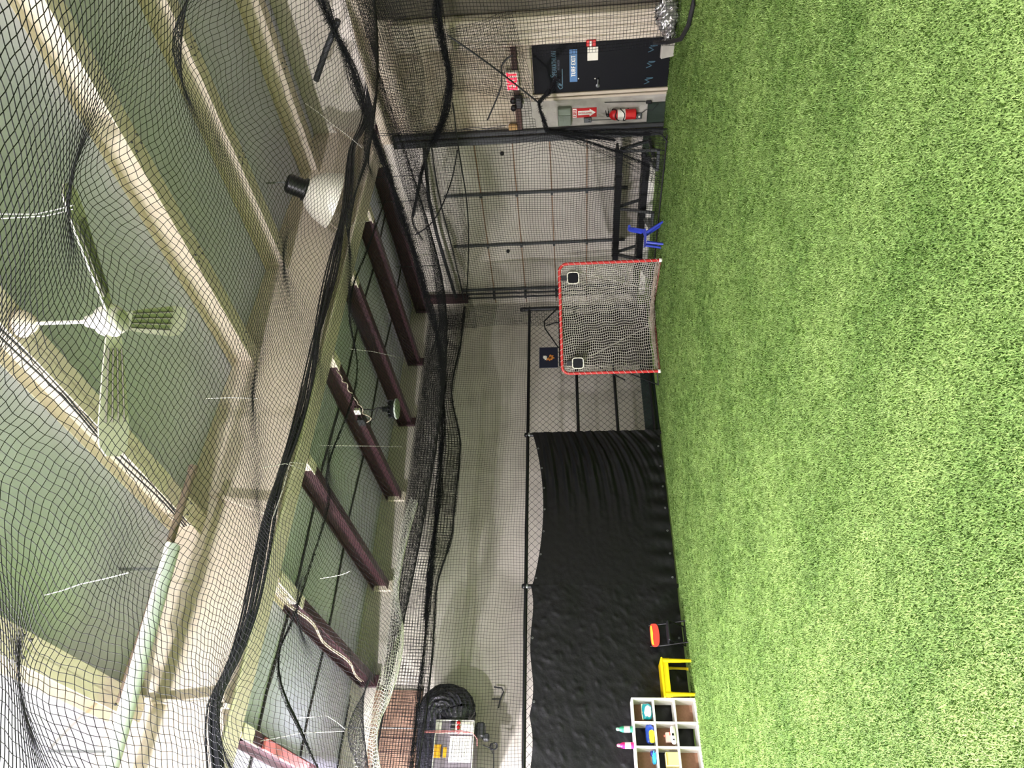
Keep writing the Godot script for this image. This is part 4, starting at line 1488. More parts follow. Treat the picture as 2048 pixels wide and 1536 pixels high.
# ---------------------------------------------------------------- shelf, table, little chair
func small_furniture() -> void:
	var x1 := 2.685
	var x0 := 1.755
	var zf := -10.45
	var zb := -10.735
	var zc := (zf + zb) * 0.5
	var D := zf - zb
	var t := thing("cube_shelf", "white nine-cube shelf standing on the turf against the black tarp", "shelf", Vector3((x0 + x1) * 0.5, 0, zc))
	var th := 0.026
	var cw := (x1 - x0 - th) / 3.0
	var ch := (0.875 - th) / 3.0
	for k in 4:
		var b := mb()
		b.box(Vector3(x1 - th * 0.5 - cw * k, 0.4375, zc), Vector3(th, 0.875, D), 0.003)
		part("upright_panel", b, M.white_lam, t)
		for c in 3:
			if k > 0: continue
			pass
	for r in 4:
		for c in 3:
			var b := mb()
			b.box(Vector3(x1 - th * 0.5 - cw * (c + 0.5), th * 0.5 + ch * r, zc), Vector3(cw - th, th, D), 0.003)
			part("shelf_board", b, M.white_lam, t)
	for r in 3:
		for c in 3:
			if (r + c) % 2 == 1: continue
			var o := Vector3(x1 - th * 0.5 - cw * (c + 0.5), th * 0.5 + ch * (r + 0.5), zb + 0.006)
			var b := mb()
			b.box(o, Vector3(cw - th, ch - th, 0.004))
			part("back_panel", b, M.card, t)
	# cell centre: column c from the table side, row r from the floor
	var C := func(c: int, r: int) -> Vector3: return Vector3(x1 - th * 0.5 - cw * (c + 0.5), th + ch * r, zc + 0.03)
	var o: Vector3 = C.call(0, 2)
	# packet of wipes
	var p := thing("wipes_packet", "puffy teal and white packet in the top cube next to the table", "packet", o)
	p.position = o
	puffy(p, "wrapper", o + Vector3(0.0, 0.075, 0.02), Vector3(0.2, 0.13, 0.1), mat(rgb(24, 150, 160), 0.3))
	puffy(p, "white_patch", o + Vector3(0.0, 0.07, 0.045), Vector3(0.15, 0.1, 0.06), M.white)
	var b := mb()
	b.box(o + Vector3(0, 0.135, 0.02), Vector3(0.21, 0.025, 0.03), 0.01)
	part("top_seal", b, mat(rgb(222, 228, 196), 0.4), p)
	o = C.call(1, 2)
	p = thing("toy_bag", "blue and yellow toy bag leaning in the middle top cube", "bag", o)
	puffy(p, "bag_body", o + Vector3(0.02, 0.06, 0.02), Vector3(0.23, 0.11, 0.09), mat(rgb(36, 72, 168), 0.3))
	puffy(p, "yellow_label", o + Vector3(-0.01, 0.04, 0.05), Vector3(0.16, 0.075, 0.05), mat(rgb(226, 214, 60), 0.4))
	o = C.call(2, 2)
	p = thing("blue_packet", "small blue packet in the top cube farthest from the table", "packet", o)
	puffy(p, "wrapper", o + Vector3(0.04, 0.03, 0.03), Vector3(0.16, 0.055, 0.1), mat(rgb(58, 170, 220), 0.3))
	puffy(p, "dark_end", o + Vector3(0.085, 0.04, 0.03), Vector3(0.07, 0.07, 0.09), mat(rgb(20, 26, 110), 0.3))
	o = C.call(1, 1)
	p = thing("juice_carton", "pink and white carton in the centre cube", "carton", o)
	b = mb()
	b.box(o + Vector3(-0.02, 0.07, 0.03), Vector3(0.12, 0.14, 0.08), 0.006)
	part("carton_body", b, mat(rgb(226, 196, 184), 0.5), p)
	b = mb()
	b.box(o + Vector3(0.02, 0.05, 0.071), Vector3(0.04, 0.08, 0.004), 0.001)
	part("red_patch", b, mat(rgb(218, 92, 72), 0.5), p)
	b = mb()
	b.lathe(o + Vector3(0.0, 0.14, 0.03), [Vector2(0.014, 0), Vector2(0.014, 0.02), Vector2(0, 0.022)], 12)
	part("cap", b, mat(rgb(226, 120, 96), 0.5), p)
	p = thing("sneaker_toy", "white toy shoe with dark eyelets lying before the pink carton", "toy", o + Vector3(0.05, 0, 0.09))
	puffy(p, "body", o + Vector3(0.0, 0.04, 0.09), Vector3(0.22, 0.07, 0.07), M.white)
	b = mb()
	b.box(o + Vector3(0.0, 0.05, 0.127), Vector3(0.03, 0.03, 0.006), 0.002)
	b.box(o + Vector3(-0.06, 0.045, 0.122), Vector3(0.02, 0.02, 0.006), 0.002)
	part("eyelets", b, M.black, p)
	o = C.call(2, 1)
	p = thing("yellow_block", "pale yellow box in the centre row, left of the pink carton", "box", o)
	b = mb()
	b.box(o + Vector3(0.01, 0.085, 0.05), Vector3(0.17, 0.17, 0.1), 0.008, Basis(Vector3.UP, 0.08))
	part("box_body", b, mat(rgb(240, 222, 150), 0.6), p)
	b = mb()
	b.box(o + Vector3(0.01, 0.155, 0.101), Vector3(0.15, 0.012, 0.004), 0.001, Basis(Vector3.UP, 0.08))
	part("trim_line", b, mat(rgb(214, 160, 60), 0.6), p)
	o = Vector3(2.22, 0.875, zc + 0.04)
	for q in [[Vector3(2.3, 0.876, zc + 0.05), rgb(60, 160, 120), "green and white bottle standing on the cube shelf"], [Vector3(2.1, 0.876, zc + 0.05), rgb(236, 40, 120), "pink bottle standing on the cube shelf beside the green one"]]:
		p = thing("bottle", q[2], "bottle", q[0], "bottles on the cube shelf")
		b = mb()
		b.lathe(q[0], [Vector2(0, 0), Vector2(0.036, 0), Vector2(0.04, 0.01), Vector2(0.04, 0.14), Vector2(0.03, 0.17), Vector2(0.018, 0.185), Vector2(0, 0.186)], 20)
		part("body", b, mat(q[1], 0.3), p)
		b = mb()
		b.lathe(q[0] + Vector3(0, 0.04, 0), [Vector2(0.041, 0), Vector2(0.041, 0.08)], 20)
		part("label", b, mat(rgb(230, 214, 220), 0.5), p)
		b = mb()
		b.lathe(q[0] + Vector3(0, 0.18, 0), [Vector2(0.022, 0), Vector2(0.022, 0.03), Vector2(0.012, 0.045), Vector2(0, 0.045)], 16)
		part("cap", b, mat(Color(q[1]).lerp(Color.WHITE, 0.45), 0.4), p)
	# yellow child's table
	t = thing("child_table", "yellow child's table between the cube shelf and the little chair", "table", Vector3(2.95, 0, -10.63))
	b = mb()
	b.box(Vector3(2.95, 0.412, -10.63), Vector3(0.54, 0.026, 0.46), 0.008)
	part("tabletop", b, M.yellow, t)
	b = mb()
	for z in [-10.42, -10.84]: b.box(Vector3(2.95, 0.365, z), Vector3(0.5, 0.075, 0.02), 0.004)
	for x in [2.705, 3.195]: b.box(Vector3(x, 0.365, -10.63), Vector3(0.02, 0.075, 0.42), 0.004)
	part("apron", b, M.yellow, t)
	for x in [2.725, 3.175]:
		for z in [-10.43, -10.81]:
			b = mb()
			b.tube([Vector3(x, 0.4, z), Vector3(x, 0.31, z), Vector3(x, 0.305, z), Vector3(x, 0.0, z)], [0.034, 0.034, 0.03, 0.021], 10)
			part("leg", b, M.yellow, t)
	# little folding chair
	var at := Vector3(3.6, 0, -10.56)
	t = thing("child_folding_chair", "little black folding chair with a red and yellow back pad", "chair", at)
	b = mb()
	for s in [-0.155, 0.155]:
		b.tube([at + Vector3(s, 0, 0.1), at + Vector3(s, 0.36, -0.06), at + Vector3(s * 0.97, 0.53, -0.1)], 0.011, 8)
	b.tube([at + Vector3(-0.15, 0.39, -0.07), at + Vector3(0.15, 0.39, -0.07)], 0.009, 8)
	b.tube([at + Vector3(-0.155, 0.03, 0.09), at + Vector3(0.155, 0.03, 0.09)], 0.009, 8)
	part("back_frame", b, M.black_metal, t)
	b = mb()
	for s in [-0.14, 0.14]: b.tube([at + Vector3(s, 0.26, 0.14), at + Vector3(s, 0.0, -0.13)], 0.011, 8)
	b.tube([at + Vector3(-0.14, 0.02, -0.12), at + Vector3(0.14, 0.02, -0.12)], 0.009, 8)
	part("rear_legs", b, M.black_metal, t)
	b = mb()
	b.box(at + Vector3(0, 0.27, 0.03), Vector3(0.29, 0.03, 0.26), 0.012)
	part("seat", b, M.black, t)
	b = mb()
	var pad := PackedVector2Array()
	for k in 40:
		var a := TAU * k / 40.0
		var e := Vector2(0.165, 0.062) / pow(pow(absf(cos(a)), 4.0) + pow(absf(sin(a)), 4.0), 0.25)
		pad.append(Vector2(cos(a) * e.x, sin(a) * e.y + (0.008 * cos(a * 2.0) if sin(a) < 0 else 0.0)))
	b.prism(pad, at + Vector3(0, 0.455, -0.075), Vector3.RIGHT, Vector3(0, 1, -0.2).normalized(), 0.03)
	part("back_pad", b, M.red_toy, t)
	b = mb()
	b.prism(PackedVector2Array([Vector2(-0.15, 0.02), Vector2(-0.06, 0.028), Vector2(0.03, 0.02), Vector2(0.14, 0.032), Vector2(0.13, 0.052), Vector2(0.0, 0.058), Vector2(-0.13, 0.05)]), at + Vector3(0, 0.457, -0.058), Vector3.RIGHT, Vector3(0, 1, -0.2).normalized(), 0.006)
	part("yellow_band", b, M.yellow_toy, t)


# a soft stuffed packet
func puffy(parent: Node3D, called: String, c: Vector3, s: Vector3, m: Material) -> void:
	var b := mb()
	var rows := []
	for i in 13:
		var row := []
		for j in 25:
			var th := PI * i / 12.0
			var ph := TAU * j / 24.0
			var d := Vector3(sin(th) * cos(ph), cos(th), sin(th) * sin(ph))
			var k := 1.0 / pow(pow(absf(d.x), 4.0) + pow(absf(d.y), 4.0) + pow(absf(d.z), 3.0), 0.27)
			row.append(c + d * s * 0.5 * k * (1.0 + 0.05 * sin(ph * 5.0 + th * 7.0)))
		rows.append(row)
	b.grid(rows)
	part(called, b, m, parent)


# ---------------------------------------------------------------- nets
# square-mesh netting: fn(i, j) gives the knot, keep(p) says whether it hangs there
func weave(b: MB, nu: int, nv: int, fn: Callable, r: float, keep: Callable, su := 1, sv := 1) -> void:
	var P := []
	for i in nu + 1:
		var row := PackedVector3Array()
		for j in nv + 1: row.append(fn.call(i, j))
		P.append(row)
	var K := []
	for i in nu + 1:
		var row := PackedByteArray()
		for j in nv + 1: row.append(1 if keep.call(P[i][j]) else 0)
		K.append(row)
	for i in nu + 1:
		var run := PackedVector3Array()
		for j in nv + 1:
			if K[i][j]:
				if run.is_empty() or j % sv == 0 or j == nv or not K[i][mini(j + 1, nv)]: run.append(P[i][j])
			elif not run.is_empty():
				b.twine(run, r)
				run = PackedVector3Array()
		if not run.is_empty(): b.twine(run, r)
	for j in nv + 1:
		var run := PackedVector3Array()
		for i in nu + 1:
			if K[i][j]:
				if run.is_empty() or i % su == 0 or i == nu or not K[mini(i + 1, nu)][j]: run.append(P[i][j])
			elif not run.is_empty():
				b.twine(run, r)
				run = PackedVector3Array()
		if not run.is_empty(): b.twine(run, r)


# gathered netting: twines wandering about a path, with short cross strands
func gather(b: MB, path: Array, rad: float, count: int, sd: int, r := 0.0022) -> void:
	rng.seed = sd
	var cv := Curve3D.new()
	for i in path.size():
		var tg: Vector3 = (path[mini(i + 1, path.size() - 1)] - path[maxi(i - 1, 0)]) / 5.0
		cv.add_point(path[i], -tg, tg)
	var L := cv.get_baked_length()
	var m := maxi(8, int(L / 0.05))
	for k in count:
		var p := PackedVector3Array()
		var a := rng.randf() * TAU
		var q := rng.randf_range(0.2, 1.0)
		var w := rng.randf_range(3.0, 9.0)
		for j in m + 1:
			var f := j / float(m)
			var s := rad * q * (0.7 + 0.3 * sin(f * L * 5.0 + sd))
			p.append(cv.sample_baked(f * L) + Vector3(sin(a + f * w) * s, cos(a * 1.7 + f * w * 1.3) * s, sin(a * 2.3 + f * w * 0.8) * s))
		b.twine(p, r)
	for k in int(L / 0.02) * (count / 10 + 1):
		var f := rng.randf()
		var o := cv.sample_baked(f * L)
		var e := Vector3(rng.randf_range(-1, 1), rng.randf_range(-1, 1), rng.randf_range(-1, 1)).normalized() * rad
		b.twine(PackedVector3Array([o + e, o - e * rng.randf_range(0.3, 1.0) + Vector3(0, rng.randf_range(-0.02, 0.02), 0)]), r)


var net_h := PackedFloat32Array()
var net_nx := 0
var net_nz := 0
const NX0 := -2.6
const NX1 := 9.75
const NZ0 := -10.45
const NZ1 := 1.6
const NH := 0.1
var ties := []


func edge_y(x: float, z: float) -> float:
	# heights the net is held at along its four edges
	var north := 4.4 - 0.07 * absf(sin(x * 1.85))
	var east := 4.02 + 0.09 * maxf(0.0, z + 7.0) + 0.12 * smoothstep(-8.0, -10.4, z)
	if x > NX1 - 0.05: return east
	if z < NZ0 + 0.05: return lerpf(north, 4.2, smoothstep(9.0, 9.75, x))
	return 4.1


func solve_net() -> void:
	net_nx = int((NX1 - NX0) / NH + 0.5)
	net_nz = int((NZ1 - NZ0) / NH + 0.5)
	net_h.resize((net_nx + 1) * (net_nz + 1))
	var fixed := PackedByteArray()
	fixed.resize(net_h.size())
	for i in net_nx + 1:
		for j in net_nz + 1:
			var k := i * (net_nz + 1) + j
			var e := i == 0 or j == 0 or i == net_nx or j == net_nz
			net_h[k] = edge_y(NX0 + i * NH, NZ0 + j * NH) if e else 4.05
			fixed[k] = 1 if e else 0
	for t in ties:
		var i := int((t.x - NX0) / NH + 0.5)
		var j := int((t.z - NZ0) / NH + 0.5)
		for p in range(i - 2, i + 3):
			for q in range(j - 2, j + 3):
				if p < 1 or q < 1 or p >= net_nx or q >= net_nz: continue
				var d := Vector2(NX0 + p * NH - t.x, NZ0 + q * NH - t.z).length()
				if d > 0.3: continue
				net_h[p * (net_nz + 1) + q] = t.y + 0.06 - 0.4 * d
				fixed[p * (net_nz + 1) + q] = 1
	var row := net_nz + 1
	for it in 220:
		for i in range(1, net_nx):
			for j in range(1, net_nz):
				var k := i * row + j
				if fixed[k]: continue
				var a := (net_h[k - 1] + net_h[k + 1] + net_h[k - row] + net_h[k + row]) * 0.25 - 0.0010
				net_h[k] += (a - net_h[k]) * 1.85


func soften_net() -> void:
	var row := net_nz + 1
	for it in 5:
		var q := net_h.duplicate()
		for i in range(1, net_nx):
			for j in range(1, net_nz):
				var k := i * row + j
				net_h[k] = q[k] * 0.25 + (q[k - 1] + q[k + 1] + q[k - row] + q[k + row]) * 0.125 + (q[k - row - 1] + q[k - row + 1] + q[k + row - 1] + q[k + row + 1]) * 0.0625


func net_y(x: float, z: float) -> float:
	var a := clampf((x - NX0) / NH, 0, net_nx - 0.001)
	var c := clampf((z - NZ0) / NH, 0, net_nz - 0.001)
	var i := int(a)
	var j := int(c)
	var u := a - i
	var w := c - j
	var k := i * (net_nz + 1) + j
	var r := net_nz + 1
	return lerpf(lerpf(net_h[k], net_h[k + 1], w), lerpf(net_h[k + r], net_h[k + r + 1], w), u)


func net_point(x: float, z: float) -> Vector3:
	# twines are drawn in towards the ties
	var px := x + 0.03 * sin(z * 2.3 + x) + 0.006 * sin(z * 31.0 + x * 5.0)
	var pz := z + 0.03 * sin(x * 2.1 - z * 0.7) + 0.006 * sin(x * 29.0 + z * 3.0)
	for t in ties:
		var dx: float = t.x - px
		var dz: float = t.z - pz
		var d := dx * dx + dz * dz
		if d < 1.0:
			var f := 0.16 * exp(-d / 0.1)
			px += dx * f
			pz += dz * f
	return Vector3(px, net_y(px, pz), pz)


func nets() -> void:
	ties = [Vector3(3.226, 4.400, -2.350), Vector3(1.752, 4.400, -4.038), Vector3(3.771, 4.400, -4.886), Vector3(5.275, 4.400, -4.601), Vector3(3.070, 4.400, -5.498), Vector3(1.304, 4.400, -5.689), Vector3(2.626, 4.450, -6.906), Vector3(7.131, 4.400, -5.640), Vector3(8.492, 4.350, -5.464), Vector3(4.961, 4.400, -2.317), Vector3(5.179, 4.400, -5.862), Vector3(1.728, 4.400, -2.584), Vector3(1.040, 4.400, -3.546), Vector3(1.886, 4.350, -8.920), Vector3(4.281, 4.400, -6.864), Vector3(6.388, 4.400, -6.374), Vector3(5.150, 4.400, -3.077)]
	solve_net()
	soften_net()
	var t := thing("overhead_net", "black square-mesh net tented with white cords under the whole roof", "net", Vector3(4, 4.2, -5), "")
	var b := mb()
	var c := 0.046
	var nu := int((NX1 - NX0) / c)
	var nv := int((NZ1 - NZ0) / c)
	weave(b, nu, nv, func(i, j): return net_point(NX0 + i * c, NZ0 + j * c), 0.0022, func(p): return seen(p, 330.0))
	part("netting", b, M.net, t, true)
	# laced seam of the net and the ropes that carry its edges
	b = mb()
	var seam := []
	for q in [Vector3(1.011, 4.300, -6.629), Vector3(1.317, 4.300, -6.417), Vector3(1.774, 4.300, -6.076), Vector3(2.488, 4.300, -6.542), Vector3(3.603, 4.300, -6.588), Vector3(4.128, 4.300, -6.619), Vector3(5.256, 4.300, -6.509), Vector3(6.160, 4.300, -6.147), Vector3(7.108, 4.300, -6.083), Vector3(7.993, 4.300, -5.955)]:
		seam.append(Vector3(q.x, net_y(q.x, q.z) + 0.0, q.z))
	gather(b, seam, 0.018, 10, 61, 0.0025)
	part("laced_seam", b, M.net, t)
	# roll of slack netting below the low roof, its lamplight painted as pale twine
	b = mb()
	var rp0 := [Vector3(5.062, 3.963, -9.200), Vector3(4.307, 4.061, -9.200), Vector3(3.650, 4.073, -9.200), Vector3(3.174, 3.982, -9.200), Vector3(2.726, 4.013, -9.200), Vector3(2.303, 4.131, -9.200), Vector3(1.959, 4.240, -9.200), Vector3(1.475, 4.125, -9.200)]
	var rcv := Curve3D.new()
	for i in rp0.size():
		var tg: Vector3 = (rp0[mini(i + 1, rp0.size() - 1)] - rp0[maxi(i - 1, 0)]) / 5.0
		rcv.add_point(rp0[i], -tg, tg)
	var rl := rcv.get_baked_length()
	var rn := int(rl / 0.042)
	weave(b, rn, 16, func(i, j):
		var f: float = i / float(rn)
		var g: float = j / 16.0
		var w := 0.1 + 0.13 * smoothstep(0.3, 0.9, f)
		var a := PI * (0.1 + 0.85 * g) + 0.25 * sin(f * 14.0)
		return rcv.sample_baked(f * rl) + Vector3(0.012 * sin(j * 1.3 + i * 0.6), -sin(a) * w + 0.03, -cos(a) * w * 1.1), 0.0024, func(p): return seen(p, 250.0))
	part("slack_roll", b, M.lamplit_net, t, true)
	for q in [[Vector3(3.233, 4.400, -2.345), Vector3(3.797, 5.200, -2.812), Vector3(4.027, 5.900, -2.954)], [Vector3(3.208, 4.400, -2.353), Vector3(3.754, 5.100, -2.799), Vector3(3.991, 5.900, -2.980)], [Vector3(1.752, 4.400, -4.038), Vector3(1.845, 5.000, -4.442), Vector3(1.953, 5.600, -4.908)], [Vector3(3.763, 4.400, -4.891), Vector3(4.077, 4.900, -5.271), Vector3(4.370, 5.400, -5.656)], [Vector3(8.492, 4.350, -5.464), Vector3(9.070, 4.900, -5.400), Vector3(9.889, 5.500, -5.535)], [Vector3(1.886, 4.350, -8.920), Vector3(1.751, 4.700, -8.406), Vector3(1.604, 5.050, -8.133)], [Vector3(1.905, 4.350, -8.907), Vector3(1.916, 4.400, -8.344), Vector3(1.951, 4.900, -8.612)], [Vector3(4.364, 4.450, -6.577), Vector3(5.961, 4.750, -9.024), Vector3(7.550, 4.900, -11.471)], [Vector3(3.034, 4.400, -5.785), Vector3(4.209, 4.800, -6.679), Vector3(4.700, 5.000, -7.489)], [Vector3(3.311, 4.400, -5.331), Vector3(4.124, 4.800, -6.565), Vector3(4.590, 5.000, -7.442)], [Vector3(5.910, 4.400, -6.689), Vector3(7.035, 4.600, -8.036), Vector3(8.634, 4.800, -10.073)], [Vector3(3.574, 4.400, -8.226), Vector3(3.620, 4.600, -8.456), Vector3(3.625, 4.900, -8.576)], [Vector3(7.076, 4.400, -5.676), Vector3(8.477, 4.700, -6.717), Vector3(9.656, 4.950, -7.630)]]:
		b = mb()
		b.twine(PackedVector3Array([q[0], q[0].lerp(q[1], 0.5) + Vector3(0, -0.015, 0), q[1], q[1].lerp(q[2], 0.5) + Vector3(0, -0.02, 0), q[2]]), 0.004)
		part("tie_cord", b, M.cord, t)
	# wall net above the fence, with layered swags folded down from the roof net
	t = thing("fence_net", "black net hanging from the roof edge down to the fence rail", "net", F(4, 2.4, 0.1))
	b = mb()
	var n1 := int(12.0 / c)
	weave(b, n1, 44, func(i, j):
		var x: float = -1.6 + i * c
		var y: float = 4.42 - j * c
		var k := 0.5 + 0.5 * sin(x * 1.3)
		return F(x + 0.01 * sin(y * 9.0 + x * 3.0), y + 0.012 * sin(x * 4.1 + y * 2.0), 0.06 + 0.05 * sin(x * 1.9 + y) * k * (4.4 - y) * (y - 2.3)), 0.0024, func(p): return seen(p, 250.0), 2, 3)
	part("netting", b, M.net_wall, t, true)
	var low := func(x: float) -> float:
		var px := [-2.0, 1.76, 2.6, 3.3, 4.2, 5.3, 6.75, 8.09, 9.33, 10.6]
		var py := [3.8, 3.78, 3.735, 3.72, 3.75, 3.57, 3.55, 3.8, 3.7, 3.68]
		for k in 9:
			if x <= px[k + 1]: return lerpf(py[k], py[k + 1], smoothstep(0.0, 1.0, (x - px[k]) / (px[k + 1] - px[k])))
		return 3.68
	for lay in 4:
		b = mb()
		var x0: float = [-1.4, 1.0, 4.9, 5.6][lay]
		var m := int((10.0 - x0) / c)
		weave(b, m, 16, func(i, j):
			var x: float = x0 + i * c
			var f: float = j / 16.0
			var bot: float = low.call(x) + lay * 0.03 * (1.0 - f)
			return F(x, lerpf(4.38, bot, f), 0.42 - 0.05 * lay + 0.05 * sin(x * 5.0 + lay * 2.0 + f * 2.0) * f - 0.12 * f), 0.0031, func(p): return seen(p, 250.0), 1, 2)
		part("swag", b, M.net, t, true)
	b = mb()
	var rp := []
	for k in 60:
		var x := -1.4 + k * 0.195
		rp.append(F(x, low.call(x), 0.3))
	b.tube(rp, 0.011, 6)
	part("edge_rope", b, M.rope, t)
	b = mb()
	gather(b, rp, 0.035, 10, 83)
	part("edge_gather", b, M.net, t)
	for q in [[[Vector3(9.500, 4.252, -9.289), F(8.6, 4.0, 0.5), F(7.4, 3.9, 0.45), F(6.2, 3.85, 0.4), F(5.0, 3.84, 0.4), F(3.8, 3.86, 0.36)], 0.08, 44], [[F(4.6, 3.84, 0.39), F(3.4, 3.84, 0.36), F(2.2, 3.86, 0.36), F(0.8, 3.88, 0.36)], 0.06, 26]]:
		b = mb()
		gather(b, q[0], q[1], q[2], 90 + int(q[1] * 1000.0))
		part("gathered_fold", b, M.net, t)
	# net along the door side, swept back from the exit door
	t = thing("side_net", "black net curtain in front of the bleacher and over the exit door", "net", Vector3(9.75, 0, -7))
	var knot: Vector3 = Vector3(9.720, 1.862, -6.117)
	var knot2: Vector3 = Vector3(9.720, 1.946, -5.668)
	b = mb()
	var n2 := int(7.2 / c)
	var open := func(p: Vector3) -> bool:
		if not seen(p, 250.0): return false
		# the swept-open doorway
		if p.z > -6.15 and p.z < -5.0:
			var lim := lerpf(2.0, 2.12, (p.z + 6.15) / 1.15)
			if p.y < lim: return false
		if p.z > -6.6 and p.z <= -6.15 and p.y < 1.8 and p.z > -6.15 - (1.85 - p.y) * 0.3: return false
		return true
	weave(b, n2, 92, func(i, j):
		var z: float = -10.4 + i * c
		var y: float = 0.03 + j * c
		var p := Vector3(9.72 + 0.05 * sin(z * 2.2 + y * 0.8) + 0.03 * sin(y * 2.7), y + 0.015 * sin(z * 3.0), z + 0.012 * sin(y * 4.0 + z))
		var d := p.distance_squared_to(knot)
		p += (knot - p) * 0.55 * exp(-d / 0.16)
		d = p.distance_squared_to(knot2)
		p += (knot2 - p) * 0.5 * exp(-d / 0.1)
		return p, 0.0032, open, 2, 2)
	part("netting", b, M.net_wall, t, true)
	# second layer: valance folded down along the door side
	b = mb()
	weave(b, n2, 34, func(i, j):
		var z: float = -10.3 + i * c
		var f: float = j / 34.0
		var bot := 3.24 + 0.2 * smoothstep(-7.0, -9.0, z)
		return Vector3(9.58 + 0.06 * sin(z * 4.0 + f * 3.0) * f, lerpf(edge_y(9.75, z), bot, f) + 0.03 * sin(z * 3.3) * f, z + 0.05 * sin(f * 5.0 + z * 2.0)), 0.0025, func(p): return seen(p, 250.0), 1, 2)
	# gathered third layer above the door
	weave(b, 30, 40, func(i, j):
		var f: float = i / 30.0
		var g: float = j / 40.0
		var a := Vector3(9.62, 3.2, -4.5).lerp(Vector3(9.62, 3.25, -5.3), f)
		var e := Vector3(9.66, 2.25, -4.3).lerp(knot2, f)
		return a.lerp(e, g) + Vector3(0.03 * sin(g * 9.0 + f * 5.0), 0, 0), 0.003, func(p): return seen(p, 250.0))
	# a slack third sheet high on the door side
	weave(b, int(4.0 / c), 30, func(i, j):
		var z: float = -7.2 + i * c
		var f: float = j / 30.0
		return Vector3(9.4 - 0.25 * f + 0.07 * sin(z * 3.1 + f * 4.0), lerpf(edge_y(9.75, z) + 0.1, 3.62 + 0.16 * sin(z * 1.7), f), z + 0.08 * sin(f * 4.0 + z)), 0.003, func(p): return seen(p, 250.0), 1, 2)
	part("valance", b, M.net, t, true)
	# net drawn down in a fan from the knot to the turf
	b = mb()
	for k in 46:
		var f := k / 45.0
		var e := Vector3(9.7, 0.04, lerpf(-6.2, -7.25, f * f))
		var p := PackedVector3Array()
		for j in 15:
			var g := j / 14.0
			p.append(knot.lerp(e, g) + Vector3(0.03 * sin(k * 1.7 + g * 5.0), -0.1 * sin(g * PI) * f, 0.02 * sin(k * 2.3 + g * 7.0)))
		b.twine(p, 0.003)
	for j in 30:
		var g := 0.08 + 0.9 * pow(j / 29.0, 1.3)
		var p := PackedVector3Array()
		for k in 20:
			var f := k / 19.0
			p.append(knot.lerp(Vector3(9.7, 0.04, lerpf(-6.2, -7.25, f * f)), g) + Vector3(0.03 * sin(k * 3.0), -0.1 * sin(g * PI) * f + 0.015 * sin(k * 2.0 + j), 0))
		b.twine(p, 0.0028)
	part("fanned_netting", b, M.net, t, true)
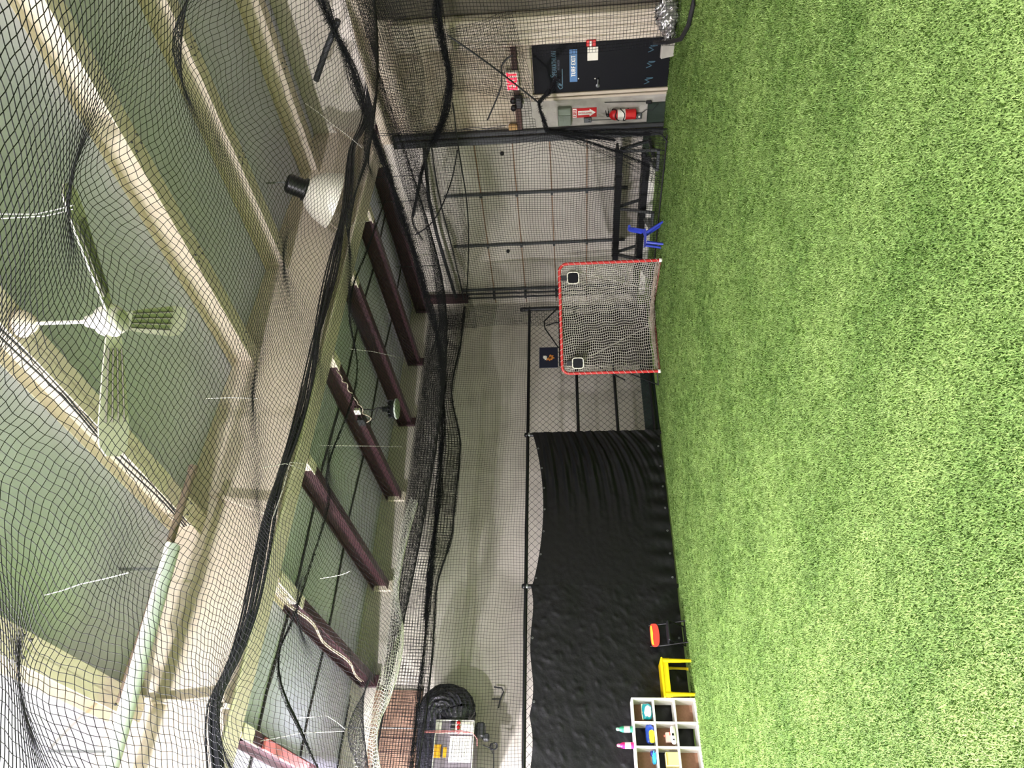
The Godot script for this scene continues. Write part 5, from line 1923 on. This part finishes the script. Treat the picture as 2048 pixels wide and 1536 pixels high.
	for q in [[[Vector3(9.600, 3.159, -3.952), Vector3(9.600, 3.214, -4.327), Vector3(9.600, 3.204, -4.733), Vector3(9.600, 3.182, -5.093), Vector3(9.600, 3.287, -5.545), Vector3(9.600, 3.448, -5.901), Vector3(9.600, 3.635, -6.189)], 0.085, 70], [[Vector3(9.550, 4.697, -3.826), Vector3(9.550, 4.632, -4.341), Vector3(9.550, 4.543, -4.833), Vector3(9.550, 4.496, -5.600), Vector3(9.550, 4.411, -6.467), Vector3(9.550, 4.353, -7.346), Vector3(9.550, 4.288, -8.341), Vector3(9.550, 4.266, -9.338)], 0.1, 60], [[Vector3(9.600, 1.639, -5.192), Vector3(9.600, 1.790, -5.445), Vector3(9.600, 1.941, -5.598), Vector3(9.620, 1.894, -5.845), Vector3(9.650, 1.845, -6.091)], 0.05, 46], [[Vector3(9.650, 1.845, -6.091), Vector3(9.680, 1.423, -6.170), Vector3(9.700, 0.893, -6.232), Vector3(9.700, 0.289, -6.269)], 0.03, 26], [[Vector3(9.650, 1.845, -6.091), Vector3(9.680, 1.272, -6.316), Vector3(9.700, 0.729, -6.574), Vector3(9.700, 0.247, -6.857)], 0.022, 18], [[Vector3(9.650, 1.845, -6.091), Vector3(9.680, 1.424, -6.204), Vector3(9.700, 0.814, -6.340)], 0.04, 26], [[Vector3(9.620, 3.827, -6.550), Vector3(9.620, 4.021, -7.115), Vector3(9.620, 4.203, -7.621), Vector3(9.620, 4.110, -8.066)], 0.03, 14]]:
		b = mb()
		gather(b, q[0], q[1], q[2], 90 + int(q[1] * 1000.0))
		part("gathered_fold", b, M.net, t)
	for q in [[Vector3(9.700, 3.217, -5.568), Vector3(9.700, 3.237, -6.458), Vector3(9.700, 3.239, -7.322), Vector3(9.700, 3.316, -8.178), Vector3(9.700, 3.459, -9.135), Vector3(9.700, 3.556, -9.658)], [Vector3(9.500, 3.109, -4.485), Vector3(9.500, 2.710, -4.819), Vector3(9.600, 2.334, -5.222), Vector3(9.650, 1.943, -5.628)], [Vector3(9.600, 3.239, -6.301), Vector3(9.600, 3.451, -6.937), Vector3(9.600, 3.830, -7.626), Vector3(9.600, 4.216, -7.931)], [Vector3(9.600, 3.635, -6.189), Vector3(9.600, 3.661, -7.221), Vector3(9.600, 3.612, -8.305), Vector3(9.600, 3.574, -9.556)], [Vector3(9.7, 0.03, -6.3), Vector3(9.7, 0.03, -7.5), Vector3(9.7, 0.03, -9.0), Vector3(9.7, 0.03, -10.3)], [Vector3(9.680, 0.294, -6.222), Vector3(9.680, 0.126, -6.267), Vector3(9.680, 0.008, -6.411), Vector3(9.700, -0.023, -6.655), Vector3(9.700, -0.094, -7.514), Vector3(9.700, -0.075, -8.253)], [Vector3(9.600, 2.270, -4.864), Vector3(9.600, 2.434, -4.996), Vector3(9.600, 2.461, -5.288), Vector3(9.600, 2.720, -5.822)]]:
		b = mb()
		var cv := Curve3D.new()
		for i in q.size():
			var tg: Vector3 = (q[mini(i + 1, q.size() - 1)] - q[maxi(i - 1, 0)]) / 5.0
			cv.add_point(q[i], -tg, tg)
		var pp := []
		for k in 25: pp.append(cv.sample_baked(cv.get_baked_length() * k / 24.0))
		b.tube(pp, 0.012, 6)
		part("edge_rope", b, M.rope, t)


func _ready() -> void:
	setup_view()
	make_materials()
	lamps()
	room()
	beams()
	roof_fittings()
	fence()
	wall_fittings()
	heater()
	goal()
	bleachers()
	small_furniture()
	nets()
